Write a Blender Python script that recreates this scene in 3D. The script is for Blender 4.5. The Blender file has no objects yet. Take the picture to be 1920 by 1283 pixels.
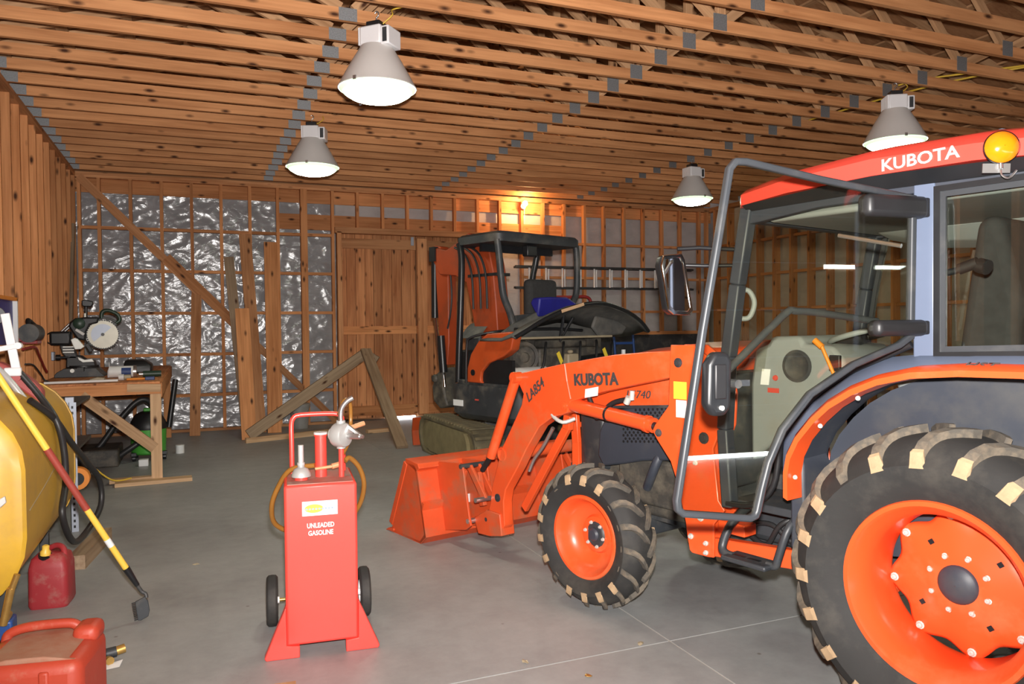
import bpy, bmesh, math, random
from mathutils import Vector, Matrix, noise
random.seed(7)
SC = bpy.context.scene
COL = SC.collection
PI = math.pi

# ------------------------------------------------------------------ camera
cam = bpy.data.objects.new('camera', bpy.data.cameras.new('camera'))
COL.objects.link(cam)
cam.data.sensor_width = 36.0
cam.data.lens = 27.0
cam.data.clip_start = 0.05
def cam_axes(yaw, pitch, roll):
    f = Vector((math.sin(yaw) * math.cos(pitch), math.cos(yaw) * math.cos(pitch), math.sin(pitch)))
    r = Vector((math.cos(yaw), -math.sin(yaw), 0)); u = r.cross(f)
    return r * math.cos(roll) + u * math.sin(roll), -r * math.sin(roll) + u * math.cos(roll), f
cr, cu, cf = cam_axes(math.radians(22.45), math.radians(-1.26), math.radians(-0.567))
CAM = Vector((0, 0, 1.53))
m = Matrix((cr, cu, -cf)).transposed().to_4x4(); m.translation = CAM
cam.matrix_world = m
SC.camera = cam

# ------------------------------------------------------------------ world, flash, exposure
w = bpy.data.worlds.new('world'); SC.world = w; w.use_nodes = True
w.node_tree.nodes['Background'].inputs[0].default_value = (0.75, 0.85, 1.0, 1)
w.node_tree.nodes['Background'].inputs[1].default_value = 0.4
fl = bpy.data.lights.new('camera_flash', 'SPOT'); fl.shadow_soft_size = 0.03
fl.spot_size = math.radians(150); fl.spot_blend = 1.0
fl.energy = 1550.0; fl.color = (1.0, 0.95, 0.9)
flo = bpy.data.objects.new('camera_flash', fl); COL.objects.link(flo)
mf = Matrix((cr, cu, -cf)).transposed().to_4x4(); mf.translation = CAM + cu * 0.13 + cr * 0.02 + cf * 0.02
flo.matrix_world = mf @ Matrix.Rotation(math.radians(19), 4, 'X')
LAMP_EMIT = 62.0
SC.view_settings.view_transform = 'Standard'
SC.view_settings.look = 'None'
SC.view_settings.exposure = 0.06
SC.view_settings.gamma = 1.0
SC.view_settings.use_curve_mapping = False

# ------------------------------------------------------------------ materials
def nodes(name):
    mt = bpy.data.materials.new(name); mt.use_nodes = True
    nt = mt.node_tree; b = nt.nodes['Principled BSDF']
    return mt, nt, b
def ramp(nt, fac, stops):
    r = nt.nodes.new('ShaderNodeValToRGB'); e = r.color_ramp.elements
    while len(e) < len(stops): e.new(0.5)
    for i, (p, c) in enumerate(stops):
        e[i].position = p; e[i].color = (*c, 1) if len(c) == 3 else c
    nt.links.new(fac, r.inputs[0]); return r.outputs[0]
def mixc(nt, fac, a, b, mode='MIX'):
    n = nt.nodes.new('ShaderNodeMix'); n.data_type = 'RGBA'; n.blend_type = mode
    for s, v in ((n.inputs[0], fac), (n.inputs[6], a), (n.inputs[7], b)):
        if hasattr(v, 'links') or hasattr(v, 'is_linked'): nt.links.new(v, s)
        elif isinstance(v, (int, float)): s.default_value = v
        else: s.default_value = (*v, 1)
    return n.outputs[2]
def ntex(nt, vec, scale, detail=4, rough=0.55):
    n = nt.nodes.new('ShaderNodeTexNoise'); n.inputs['Scale'].default_value = scale
    n.inputs['Detail'].default_value = detail; n.inputs['Roughness'].default_value = rough
    if vec is not None: nt.links.new(vec, n.inputs['Vector'])
    return n.outputs['Fac']
def coords(nt, scale=(1, 1, 1), rnd=0.0):
    tc = nt.nodes.new('ShaderNodeTexCoord'); v = tc.outputs['Object']
    if rnd:
        oi = nt.nodes.new('ShaderNodeObjectInfo')
        mu = nt.nodes.new('ShaderNodeMath'); mu.operation = 'MULTIPLY'; mu.inputs[1].default_value = rnd
        nt.links.new(oi.outputs['Random'], mu.inputs[0])
        cb = nt.nodes.new('ShaderNodeCombineXYZ')
        for i in range(3): nt.links.new(mu.outputs[0], cb.inputs[i])
        ad = nt.nodes.new('ShaderNodeVectorMath'); ad.operation = 'ADD'
        nt.links.new(v, ad.inputs[0]); nt.links.new(cb.outputs[0], ad.inputs[1]); v = ad.outputs[0]
    mp = nt.nodes.new('ShaderNodeMapping'); mp.inputs['Scale'].default_value = scale
    nt.links.new(v, mp.inputs[0]); return mp.outputs[0]
def bump(nt, b, h, strength=0.2, dist=0.01):
    n = nt.nodes.new('ShaderNodeBump'); n.inputs['Strength'].default_value = strength
    n.inputs['Distance'].default_value = dist
    nt.links.new(h, n.inputs['Height']); nt.links.new(n.outputs[0], b.inputs['Normal'])
def mat(name, col, rough=0.5, metal=0.0, var=0.12, scale=6.0, dirt=None, dscale=3.0, damt=0.5, bmp=0.0, bscale=60.0, coat=0.0, spec=0.5):
    mt, nt, b = nodes(name)
    v = coords(nt)
    n = ntex(nt, v, scale, 5)
    c = ramp(nt, n, [(0.25, tuple(x * (1 - var) for x in col)), (0.75, tuple(min(1, x * (1 + var)) for x in col))])
    if dirt:
        d = ramp(nt, ntex(nt, v, dscale, 7, 0.65), [(0.62 - damt * 0.35, (0, 0, 0)), (0.80 - damt * 0.2, (1, 1, 1))])
        c = mixc(nt, d, c, dirt)
    nt.links.new(c, b.inputs['Base Color'])
    b.inputs['Roughness'].default_value = rough; b.inputs['Metallic'].default_value = metal
    b.inputs['Specular IOR Level'].default_value = spec
    if coat: b.inputs['Coat Weight'].default_value = coat; b.inputs['Coat Roughness'].default_value = 0.15
    if bmp: bump(nt, b, ntex(nt, v, bscale, 4), bmp, 0.004)
    return mt
def wood(name, dark, light, knot=(0.06, 0.02, 0.008), rough=0.7, knots=True, var=0.22, tint=1.0):
    mt, nt, b = nodes(name)
    v = coords(nt, (0.9, 22, 22), 37.0)
    n1 = ntex(nt, v, 1.6, 5, 0.6)
    v2 = coords(nt, (0.7, 3.0, 3.0), 37.0)
    n2 = ntex(nt, v2, 1.2, 3, 0.5)
    ad = nt.nodes.new('ShaderNodeMath'); ad.operation = 'MULTIPLY_ADD'; ad.inputs[1].default_value = 0.5
    nt.links.new(n1, ad.inputs[0])
    hf = nt.nodes.new('ShaderNodeMath'); hf.operation = 'MULTIPLY'; hf.inputs[1].default_value = 0.5
    nt.links.new(n2, hf.inputs[0]); nt.links.new(hf.outputs[0], ad.inputs[2])
    c = ramp(nt, ad.outputs[0], [(0.36, dark), (0.60, light)])
    if knots:
        vo = nt.nodes.new('ShaderNodeTexVoronoi'); vo.inputs['Scale'].default_value = 1.0
        nt.links.new(coords(nt, (3.6, 9.0, 9.0), 37.0), vo.inputs['Vector'])
        k = ramp(nt, vo.outputs['Distance'], [(0.07, (1, 1, 1)), (0.22, (0, 0, 0))])
        c = mixc(nt, k, c, knot)
    oi = nt.nodes.new('ShaderNodeObjectInfo')
    hs = nt.nodes.new('ShaderNodeHueSaturation')
    mr = nt.nodes.new('ShaderNodeMapRange'); mr.inputs[3].default_value = tint * (1 - var); mr.inputs[4].default_value = tint * (1 + var)
    nt.links.new(oi.outputs['Random'], mr.inputs[0]); nt.links.new(mr.outputs[0], hs.inputs['Value'])
    nt.links.new(c, hs.inputs['Color']); nt.links.new(hs.outputs[0], b.inputs['Base Color'])
    b.inputs['Roughness'].default_value = rough; b.inputs['Specular IOR Level'].default_value = 0.25
    bump(nt, b, n1, 0.25, 0.002)
    return mt
def emit(name, col, strength):
    mt, nt, b = nodes(name)
    b.inputs['Base Color'].default_value = (*col, 1)
    b.inputs['Emission Color'].default_value = (*col, 1); b.inputs['Emission Strength'].default_value = strength
    b.inputs['Roughness'].default_value = 0.3
    return mt
def glass(name, tint, rough=0.0, refl=0.06):
    mt = bpy.data.materials.new(name); mt.use_nodes = True; nt = mt.node_tree
    nt.nodes.remove(nt.nodes['Principled BSDF']); out = nt.nodes['Material Output']
    tr = nt.nodes.new('ShaderNodeBsdfTransparent'); tr.inputs[0].default_value = (*tint, 1)
    gl = nt.nodes.new('ShaderNodeBsdfGlossy'); gl.inputs['Roughness'].default_value = rough
    lw = nt.nodes.new('ShaderNodeLayerWeight'); lw.inputs[0].default_value = 0.5
    pw = nt.nodes.new('ShaderNodeMath'); pw.operation = 'POWER'; pw.inputs[1].default_value = 4.0
    nt.links.new(lw.outputs['Facing'], pw.inputs[0])
    fr = nt.nodes.new('ShaderNodeMath'); fr.operation = 'MULTIPLY_ADD'; fr.inputs[1].default_value = 0.7; fr.inputs[2].default_value = 0.045
    nt.links.new(pw.outputs[0], fr.inputs[0])
    mx = nt.nodes.new('ShaderNodeMixShader')
    nt.links.new(fr.outputs[0], mx.inputs[0]); nt.links.new(tr.outputs[0], mx.inputs[1]); nt.links.new(gl.outputs[0], mx.inputs[2])
    nt.links.new(mx.outputs[0], out.inputs[0]); return mt

M = {}
M['lumber'] = wood('lumber', (0.37, 0.150, 0.058), (0.62, 0.305, 0.140))
M['truss'] = wood('truss_lumber', (0.40, 0.165, 0.063), (0.64, 0.305, 0.132), var=0.16)
M['web'] = wood('web_lumber', (0.36, 0.19, 0.09), (0.58, 0.34, 0.18), var=0.2)
M['stud'] = wood('stud_lumber', (0.42, 0.160, 0.055), (0.68, 0.305, 0.125), var=0.2)
M['plank'] = wood('door_plank', (0.36, 0.130, 0.050), (0.66, 0.30, 0.130), var=0.2)
M['pale'] = wood('pale_lumber', (0.42, 0.25, 0.13), (0.66, 0.44, 0.26), var=0.12)
M['grey_wood'] = wood('weathered_lumber', (0.20, 0.13, 0.08), (0.36, 0.26, 0.17), var=0.15)
M['deck'] = wood('roof_deck_wood', (0.22, 0.10, 0.045), (0.36, 0.18, 0.085), var=0.1, knots=False)
M['plate'] = mat('galvanised_plate', (0.28, 0.29, 0.30), 0.55, 0.6, 0.2, 120, bmp=0.5, bscale=160)
M['orange'] = mat('orange_paint', (0.80, 0.092, 0.020), 0.35, 0, 0.05, 4, dirt=(0.55, 0.17, 0.07), dscale=2.5, damt=0.25, coat=0.25)
M['orange_dirty'] = mat('dirty_orange_paint', (0.68, 0.085, 0.020), 0.5, 0, 0.1, 5, dirt=(0.38, 0.15, 0.08), dscale=4, damt=0.35)
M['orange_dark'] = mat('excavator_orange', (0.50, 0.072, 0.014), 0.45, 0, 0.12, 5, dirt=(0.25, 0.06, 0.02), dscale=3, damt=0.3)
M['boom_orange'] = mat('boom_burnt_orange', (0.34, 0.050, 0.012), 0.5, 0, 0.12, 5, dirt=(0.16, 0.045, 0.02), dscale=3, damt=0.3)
M['roof_red'] = mat('cab_roof_red', (0.74, 0.062, 0.045), 0.35, 0, 0.04, 3, coat=0.2)
M['blue_grey'] = mat('blue_grey_steel', (0.036, 0.042, 0.057), 0.5, 0, 0.12, 5, dirt=(0.065, 0.066, 0.068), dscale=4, damt=0.3)
M['pillar'] = mat('pillar_grey_blue', (0.115, 0.145, 0.215), 0.4, 0.0, 0.06, 4)
M['dark'] = mat('dark_plastic', (0.013, 0.013, 0.0145), 0.45, 0, 0.2, 8)
M['black'] = mat('black_steel', (0.012, 0.013, 0.015), 0.35, 0, 0.2, 8)
M['char'] = mat('charcoal_steel', (0.032, 0.036, 0.041), 0.5, 0, 0.25, 6, dirt=(0.12, 0.11, 0.095), dscale=4, damt=0.35)
M['frame'] = mat('door_frame_grey', (0.032, 0.036, 0.042), 0.45, 0.0, 0.15, 6, dirt=(0.07, 0.07, 0.068), dscale=5, damt=0.3)
M['cab_grey'] = mat('interior_grey_plastic', (0.23, 0.25, 0.25), 0.6, 0, 0.06, 8, dirt=(0.22, 0.22, 0.2), dscale=4, damt=0.3)
M['seat'] = mat('seat_black_fabric', (0.03, 0.03, 0.03), 0.9, 0, 0.2, 30)
M['rubber'] = mat('tire_rubber', (0.022, 0.0215, 0.021), 0.75, 0, 0.2, 6, dirt=(0.055, 0.05, 0.043), dscale=5, damt=0.4, bmp=0.15, bscale=40)
M['lug'] = mat('muddy_tread_rubber', (0.085, 0.075, 0.062), 0.85, 0, 0.25, 8, dirt=(0.26, 0.20, 0.135), dscale=7, damt=0.4, bmp=0.3, bscale=30)
M['clay'] = mat('dried_clay', (0.42, 0.29, 0.17), 0.9, 0, 0.2, 25, bmp=0.6, bscale=50)
M['steel'] = mat('bright_steel', (0.62, 0.62, 0.62), 0.28, 0.9, 0.1, 10)
M['zinc'] = mat('zinc_bolt', (0.62, 0.62, 0.58), 0.4, 0.3, 0.1, 20)
M['chrome'] = mat('chrome', (0.75, 0.75, 0.75), 0.08, 1.0, 0.02, 4)
M['alu'] = mat('spun_aluminium', (0.62, 0.60, 0.58), 0.42, 0.0, 0.05, 3)
M['cast'] = mat('cast_aluminium', (0.40, 0.40, 0.39), 0.42, 0.25, 0.08, 12)
M['saw_blade'] = mat('saw_blade_steel', (0.52, 0.50, 0.42), 0.4, 0.2, 0.08, 14)
M['white'] = mat('white_paint', (0.78, 0.78, 0.80), 0.4, 0, 0.03, 4)
M['yellow'] = mat('tank_yellow', (0.64, 0.38, 0.035), 0.4, 0, 0.06, 3, dirt=(0.50, 0.30, 0.06), dscale=2.2, damt=0.4)
M['pole_yellow'] = mat('pole_yellow', (0.85, 0.56, 0.08), 0.4, 0, 0.05, 5)
M['pole_red'] = mat('pole_red_grip', (0.30, 0.045, 0.03), 0.6, 0, 0.1, 8)
M['caddy'] = mat('caddy_red', (0.82, 0.060, 0.045), 0.38, 0, 0.04, 3, coat=0.2)
M['caddy_top'] = mat('dusty_caddy_red', (0.45, 0.13, 0.10), 0.7, 0, 0.15, 8, dirt=(0.33, 0.22, 0.18), dscale=9, damt=0.6)
M['can_red'] = mat('gas_can_red', (0.42, 0.050, 0.024), 0.5, 0, 0.08, 5, dirt=(0.42, 0.13, 0.08), dscale=14, damt=0.08, bmp=0.3, bscale=25)
M['can_dust'] = mat('dusty_gas_can_top', (0.32, 0.12, 0.07), 0.75, 0, 0.12, 6, dirt=(0.36, 0.23, 0.16), dscale=5, damt=0.7)
M['can_maroon'] = mat('gas_can_maroon', (0.34, 0.028, 0.035), 0.5, 0, 0.1, 6, dirt=(0.34, 0.14, 0.12), dscale=12, damt=0.25)
M['pump_red'] = mat('pump_dull_red', (0.38, 0.08, 0.075), 0.6, 0, 0.12, 6)
M['hose'] = mat('black_hose_rubber', (0.020, 0.020, 0.021), 0.45, 0, 0.1, 10)
M['hose_brown'] = mat('amber_hose', (0.26, 0.115, 0.022), 0.3, 0, 0.1, 10)
M['brass'] = mat('brass', (0.55, 0.34, 0.10), 0.35, 0.7, 0.2, 20)
M['copper_handle'] = mat('copper_handle', (0.60, 0.28, 0.14), 0.4, 0.2, 0.1, 10)
M['concrete_block'] = mat('pale_block', (0.5, 0.47, 0.44), 0.8, 0, 0.1, 20)
M['green'] = mat('vacuum_green', (0.07, 0.36, 0.045), 0.45, 0, 0.05, 6)
M['saw_green'] = mat('saw_dark_green', (0.02, 0.045, 0.03), 0.4, 0, 0.1, 10)
M['navy'] = mat('navy_label', (0.02, 0.045, 0.16), 0.5, 0, 0.1, 10)
M['blue'] = mat('blue_paint', (0.02, 0.07, 0.26), 0.4, 0, 0.1, 8)
M['bag_blue'] = mat('royal_blue_bag', (0.018, 0.018, 0.22), 0.5, 0, 0.15, 8)
M['red_tool'] = mat('dark_red_paint', (0.28, 0.02, 0.02), 0.4, 0, 0.1, 8)
M['slot'] = mat('slotted_grey', (0.40, 0.44, 0.52), 0.45, 0.3, 0.05, 8)
M['safety_orange'] = mat('safety_orange', (0.75, 0.24, 0.02), 0.5, 0, 0.1, 8)
M['cord_yellow'] = mat('yellow_cord', (0.70, 0.46, 0.05), 0.5, 0, 0.1, 8)
M['label_yellow'] = mat('yellow_label', (0.82, 0.62, 0.05), 0.5, 0, 0.03, 8)
M['label_white'] = mat('white_label', (0.75, 0.76, 0.76), 0.5, 0, 0.03, 8)
M['label_red'] = mat('red_label', (0.55, 0.07, 0.05), 0.5, 0, 0.03, 8)
M['letter_dark'] = mat('lettering_dark_grey', (0.06, 0.055, 0.055), 0.5, 0, 0.03, 8)
M['letter_light'] = mat('lettering_silver', (0.48, 0.48, 0.47), 0.35, 0.2, 0.03, 8)
M['letter_blue'] = mat('lettering_pale_blue', (0.22, 0.30, 0.50), 0.5, 0, 0.03, 8)
M['track'] = mat('muddy_track_rubber', (0.11, 0.095, 0.06), 0.9, 0, 0.3, 5, dirt=(0.22, 0.18, 0.095), dscale=3, damt=0.65, bmp=0.4, bscale=20)
M['mud'] = mat('dried_mud', (0.24, 0.20, 0.10), 0.95, 0, 0.2, 8, bmp=0.6, bscale=18)
M['engine'] = mat('greasy_engine', (0.05, 0.046, 0.04), 0.6, 0, 0.4, 10, dirt=(0.14, 0.12, 0.09), dscale=9, damt=0.5)
M['hood_in'] = mat('hood_lining_grey', (0.085, 0.085, 0.08), 0.7, 0, 0.25, 8, dirt=(0.16, 0.15, 0.13), dscale=5, damt=0.4)
M['bottle'] = mat('tan_reservoir', (0.36, 0.30, 0.20), 0.5, 0, 0.1, 8)
M['pail'] = mat('grey_pail', (0.28, 0.28, 0.27), 0.5, 0, 0.08, 8)
M['amber'] = mat('amber_lens', (0.90, 0.19, 0.005), 0.12, 0, 0.15, 14, coat=0.6)
M['mirror'] = mat('mirror_glass', (0.85, 0.85, 0.85), 0.02, 1.0, 0.0, 2)
def lens_mat():
    mt, nt, b = nodes('lamp_lens')
    tc = nt.nodes.new('ShaderNodeTexCoord'); sx = nt.nodes.new('ShaderNodeVectorMath'); sx.operation = 'MULTIPLY'; sx.inputs[1].default_value = (1, 1, 0)
    nt.links.new(tc.outputs['Object'], sx.inputs[0])
    ln = nt.nodes.new('ShaderNodeVectorMath'); ln.operation = 'LENGTH'; nt.links.new(sx.outputs[0], ln.inputs[0])
    mr = nt.nodes.new('ShaderNodeMapRange'); mr.inputs[1].default_value = 0.10; mr.inputs[2].default_value = 0.25; mr.inputs[3].default_value = LAMP_EMIT; mr.inputs[4].default_value = 1.0
    nt.links.new(ln.outputs['Value'], mr.inputs[0])
    nt.links.new(ramp(nt, ln.outputs['Value'], [(0.10, (1.0, 0.97, 0.86)), (0.26, (0.62, 1.0, 0.55))]), b.inputs['Emission Color'])
    nt.links.new(mr.outputs[0], b.inputs['Emission Strength'])
    b.inputs['Base Color'].default_value = (0.6, 0.7, 0.6, 1)
    return mt
M['lens'] = lens_mat()
M['bulb'] = emit('bulb_glow', (1.0, 0.66, 0.34), 60.0)
M['window_sky'] = emit('window_daylight', (0.95, 0.97, 1.0), 42.0)
M['daylight'] = emit('daylight_gap', (0.85, 0.93, 1.0), 40.0)
M['cab_glass'] = glass('tinted_cab_glass', (0.91, 0.915, 0.86))
M['clear_glass'] = glass('cab_side_glass', (0.88, 0.90, 0.86))
# dusty / smudged sheet plastic facing of the wall insulation
def sheet_mat(name, base, rough, bstr, metal=0.0):
    mt, nt, b = nodes(name)
    v = coords(nt, (1.0, 1.0, 1.6))
    n = ntex(nt, v, 3.0, 5)
    nt.links.new(ramp(nt, n, [(0.3, tuple(x * 0.85 for x in base)), (0.7, tuple(x * 1.12 for x in base))]), b.inputs['Base Color'])
    b.inputs['Roughness'].default_value = rough; b.inputs['Specular IOR Level'].default_value = 0.6; b.inputs['Metallic'].default_value = metal
    wv = nt.nodes.new('ShaderNodeTexNoise'); wv.inputs['Scale'].default_value = 3.0; wv.inputs['Detail'].default_value = 6
    wv.inputs['Distortion'].default_value = 1.2
    nt.links.new(coords(nt, (0.8, 1, 1.5)), wv.inputs['Vector'])
    bump(nt, b, wv.outputs['Fac'], bstr, 0.06)
    return mt
M['sheet'] = sheet_mat('silver_plastic_sheet', (0.33, 0.33, 0.345), 0.2, 0.32, 0.06)
M['sheet_matte'] = sheet_mat('grey_insulation_facing', (0.48, 0.45, 0.445), 0.6, 0.25)
def concrete():
    mt, nt, b = nodes('concrete_floor')
    v = coords(nt)
    a = ntex(nt, v, 0.9, 7, 0.6); c2 = ntex(nt, v, 7.0, 8, 0.7)
    c = ramp(nt, a, [(0.3, (0.21, 0.214, 0.215)), (0.5, (0.305, 0.315, 0.318)), (0.72, (0.39, 0.398, 0.398))])
    c = mixc(nt, 0.35, c, ramp(nt, c2, [(0.3, (0.205, 0.21, 0.212)), (0.7, (0.40, 0.41, 0.412))]))
    st = ramp(nt, ntex(nt, coords(nt, (1.2, 0.5, 1)), 1.6, 6, 0.7), [(0.60, (0, 0, 0)), (0.78, (0.55, 0.55, 0.55))])
    c = mixc(nt, st, c, (0.16, 0.145, 0.13))
    sp = nt.nodes.new('ShaderNodeTexVoronoi'); sp.inputs['Scale'].default_value = 3.5
    nt.links.new(v, sp.inputs['Vector'])
    c = mixc(nt, ramp(nt, sp.outputs['Distance'], [(0.02, (0.7, 0.7, 0.7)), (0.045, (0, 0, 0))]), c, (0.13, 0.10, 0.08))
    nt.links.new(c, b.inputs['Base Color'])
    nt.links.new(ramp(nt, a, [(0.3, (0.42, 0.42, 0.42)), (0.7, (0.6, 0.6, 0.6))]), b.inputs['Roughness'])
    bump(nt, b, c2, 0.12, 0.004)
    return mt
M['concrete'] = concrete()
M['joint'] = mat('joint_filler', (0.46, 0.43, 0.38), 0.8, 0, 0.12, 20)

# ------------------------------------------------------------------ geometry helpers
class G:
    def __init__(s): s.v = []; s.f = []
    def add(s, vs, fs):
        o = len(s.v); s.v += [tuple(p) for p in vs]; s.f += [tuple(i + o for i in f) for f in fs]; return s
    def box(s, x0, x1, y0, y1, z0, z1):
        return s.add([(x0,y0,z0),(x1,y0,z0),(x1,y1,z0),(x0,y1,z0),(x0,y0,z1),(x1,y0,z1),(x1,y1,z1),(x0,y1,z1)],
                     [(3,2,1,0),(4,5,6,7),(0,1,5,4),(1,2,6,5),(2,3,7,6),(3,0,4,7)])
    def bar(s, p, q, w, h, up=(0, 0, 1)):
        p = Vector(p); q = Vector(q); d = (q - p).normalized(); up = Vector(up)
        sd = d.cross(up)
        if sd.length < 1e-4: sd = d.cross(Vector((1, 0, 0)))
        sd.normalize(); u = sd.cross(d)
        a = sd * w / 2; b = u * h / 2
        vs = [p - a - b, p + a - b, p + a + b, p - a + b, q - a - b, q + a - b, q + a + b, q - a + b]
        return s.add(vs, [(0,1,2,3),(7,6,5,4),(0,4,5,1),(1,5,6,2),(2,6,7,3),(3,7,4,0)])
    def prism(s, poly, y0, y1, axis='y'):
        k = len(poly)
        def mp(u, v, t):
            return (u, t, v) if axis == 'y' else ((t, u, v) if axis == 'x' else (u, v, t))
        vs = [mp(u, v, y0) for u, v in poly] + [mp(u, v, y1) for u, v in poly]
        return s.add(vs, [tuple(range(k)), tuple(range(2 * k - 1, k - 1, -1))] + [(i, i + k, (i + 1) % k + k, (i + 1) % k) for i in range(k)])
    def ring(s, outer, inner, y0, y1, axis='y'):
        k = len(outer)
        def mp(u, v, t):
            return (u, t, v) if axis == 'y' else ((t, u, v) if axis == 'x' else (u, v, t))
        vs = [mp(*p, t) for t in (y0, y1) for L in (outer, inner) for p in L]
        fs = []
        for i in range(k):
            j = (i + 1) % k
            fs += [(i, j, j + k, i + k), (i + 2*k, i + 3*k, j + 3*k, j + 2*k), (i, i + 2*k, j + 2*k, j), (i + k, j + k, j + 3*k, i + 3*k)]
        return s.add(vs, fs)
    def lathe(s, prof, n=24, org=(0, 0, 0), axis=(0, 0, 1), cap=True):
        ax = Vector(axis).normalized(); a = ax.orthogonal().normalized(); b = ax.cross(a); org = Vector(org)
        vs = []
        for r, h in prof:
            for i in range(n):
                t = 2 * PI * i / n; vs.append(org + ax * h + (a * math.cos(t) + b * math.sin(t)) * r)
        fs = []; k = len(prof)
        for j in range(k - 1):
            for i in range(n):
                i2 = (i + 1) % n; fs.append((j*n + i, j*n + i2, (j+1)*n + i2, (j+1)*n + i))
        if cap:
            if prof[0][0] > 1e-5: fs.append(tuple(range(n - 1, -1, -1)))
            if prof[-1][0] > 1e-5: fs.append(tuple((k-1)*n + i for i in range(n)))
        return s.add(vs, fs)
    def cyl(s, p, q, r, r2=None, n=16):
        p = Vector(p); q = Vector(q); L = (q - p).length
        return s.lathe([(r, 0), (r if r2 is None else r2, L)], n, p, q - p)
    def tube(s, pts, r, n=10, sm=0, closed=False):
        P = [Vector(p) for p in pts]
        if sm:
            Q = []; K = len(P)
            rng = K if closed else K - 1
            for i in range(rng):
                p0 = P[(i - 1) % K] if (closed or i > 0) else P[0]; p1 = P[i]; p2 = P[(i + 1) % K]
                p3 = P[(i + 2) % K] if (closed or i + 2 < K) else P[-1]
                for t in range(sm):
                    t /= sm
                    Q.append(0.5 * ((2 * p1) + (p2 - p0) * t + (2*p0 - 5*p1 + 4*p2 - p3) * t*t + (3*p1 - p0 - 3*p2 + p3) * t**3))
            if not closed: Q.append(P[-1])
            P = Q
        K = len(P); vs = []; rr = r if hasattr(r, '__len__') else [r] * K
        if len(rr) != K: rr = [rr[0] + (rr[-1] - rr[0]) * i / (K - 1) for i in range(K)]
        d = (P[1] - P[0]).normalized(); a = d.orthogonal().normalized()
        for i, p in enumerate(P):
            if closed: d = (P[(i + 1) % K] - P[i - 1]).normalized()
            else: d = (P[min(i + 1, K - 1)] - P[max(i - 1, 0)]).normalized()
            a = (a - d * a.dot(d)).normalized(); b = d.cross(a)
            for j in range(n):
                t = 2 * PI * j / n; vs.append(p + (a * math.cos(t) + b * math.sin(t)) * rr[i])
        fs = []
        for i in range(K if closed else K - 1):
            i2 = (i + 1) % K
            for j in range(n):
                j2 = (j + 1) % n; fs.append((i*n + j, i*n + j2, i2*n + j2, i2*n + j))
        if not closed: fs += [tuple(range(n - 1, -1, -1)), tuple((K-1)*n + j for j in range(n))]
        return s.add(vs, fs)
    def loft(s, secs, closed=True, cap=True):
        k = len(secs[0]); vs = [p for sc in secs for p in sc]; fs = []
        for a in range(len(secs) - 1):
            for i in range(k if closed else k - 1):
                j = (i + 1) % k; fs.append((a*k + i, a*k + j, (a+1)*k + j, (a+1)*k + i))
        if cap and closed: fs += [tuple(range(k - 1, -1, -1)), tuple((len(secs)-1)*k + i for i in range(k))]
        return s.add(vs, fs)
    def sphere(s, c, r, n=12, sz=1.0):
        pr = [(max(1e-6, r * math.sin(PI * i / n)), -r * sz * math.cos(PI * i / n)) for i in range(n + 1)]
        return s.lathe(pr, n * 2, c, (0, 0, 1), cap=False)
    def mesh(s, name):
        me = bpy.data.meshes.new(name); me.from_pydata(s.v, [], s.f); me.validate()
        bm = bmesh.new(); bm.from_mesh(me); bmesh.ops.remove_doubles(bm, verts=bm.verts, dist=1e-5)
        bmesh.ops.recalc_face_normals(bm, faces=bm.faces); bm.to_mesh(me); bm.free(); return me
def T3(*a): return Matrix.Translation(Vector(a))
def RZ(d): return Matrix.Rotation(math.radians(d), 4, 'Z')
def RX(d): return Matrix.Rotation(math.radians(d), 4, 'X')
def RY(d): return Matrix.Rotation(math.radians(d), 4, 'Y')
def link(name, me, mt, parent=None, mw=None):
    o = bpy.data.objects.new(name, me); COL.objects.link(o)
    if mt and not me.materials: me.materials.append(M[mt] if isinstance(mt, str) else mt)
    if parent: o.parent = parent
    if mw is not None: o.matrix_local = mw
    return o
def obj(name, g, mt, parent=None, smooth=0, bevel=0, mw=None, label=None, seg=2):
    me = g.mesh(name)
    if smooth:
        for p in me.polygons: p.use_smooth = True
        me.set_sharp_from_angle(angle=math.radians(smooth))
    o = link(name, me, mt, parent, mw)
    if bevel:
        b = o.modifiers.new('bevel', 'BEVEL'); b.width = bevel; b.segments = seg; b.limit_method = 'ANGLE'; b.angle_limit = math.radians(35)
        for p in me.polygons: p.use_smooth = True
        me.set_sharp_from_angle(angle=math.radians(70))
    if label: o['label'] = label
    return o
def tag(o, label, cat, group=None, kind=None):
    o['label'] = label; o['category'] = cat
    if group: o['group'] = group
    if kind: o['kind'] = kind
    return o
def thing(name, label, cat, mw=None, group=None):
    o = bpy.data.objects.new(name, None); COL.objects.link(o); o.empty_display_size = 0.1
    if mw is not None: o.matrix_world = mw
    return tag(o, label, cat, group)
def sub(name, parent, mw=None):
    o = bpy.data.objects.new(name, None); COL.objects.link(o); o.parent = parent; o.empty_display_size = 0.05
    if mw is not None: o.matrix_local = mw
    return o
def struct(name, label=None):
    o = bpy.data.objects.new(name, None); COL.objects.link(o); o['kind'] = 'structure'
    if label: o['label'] = label
    return o
_bm = {}
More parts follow.
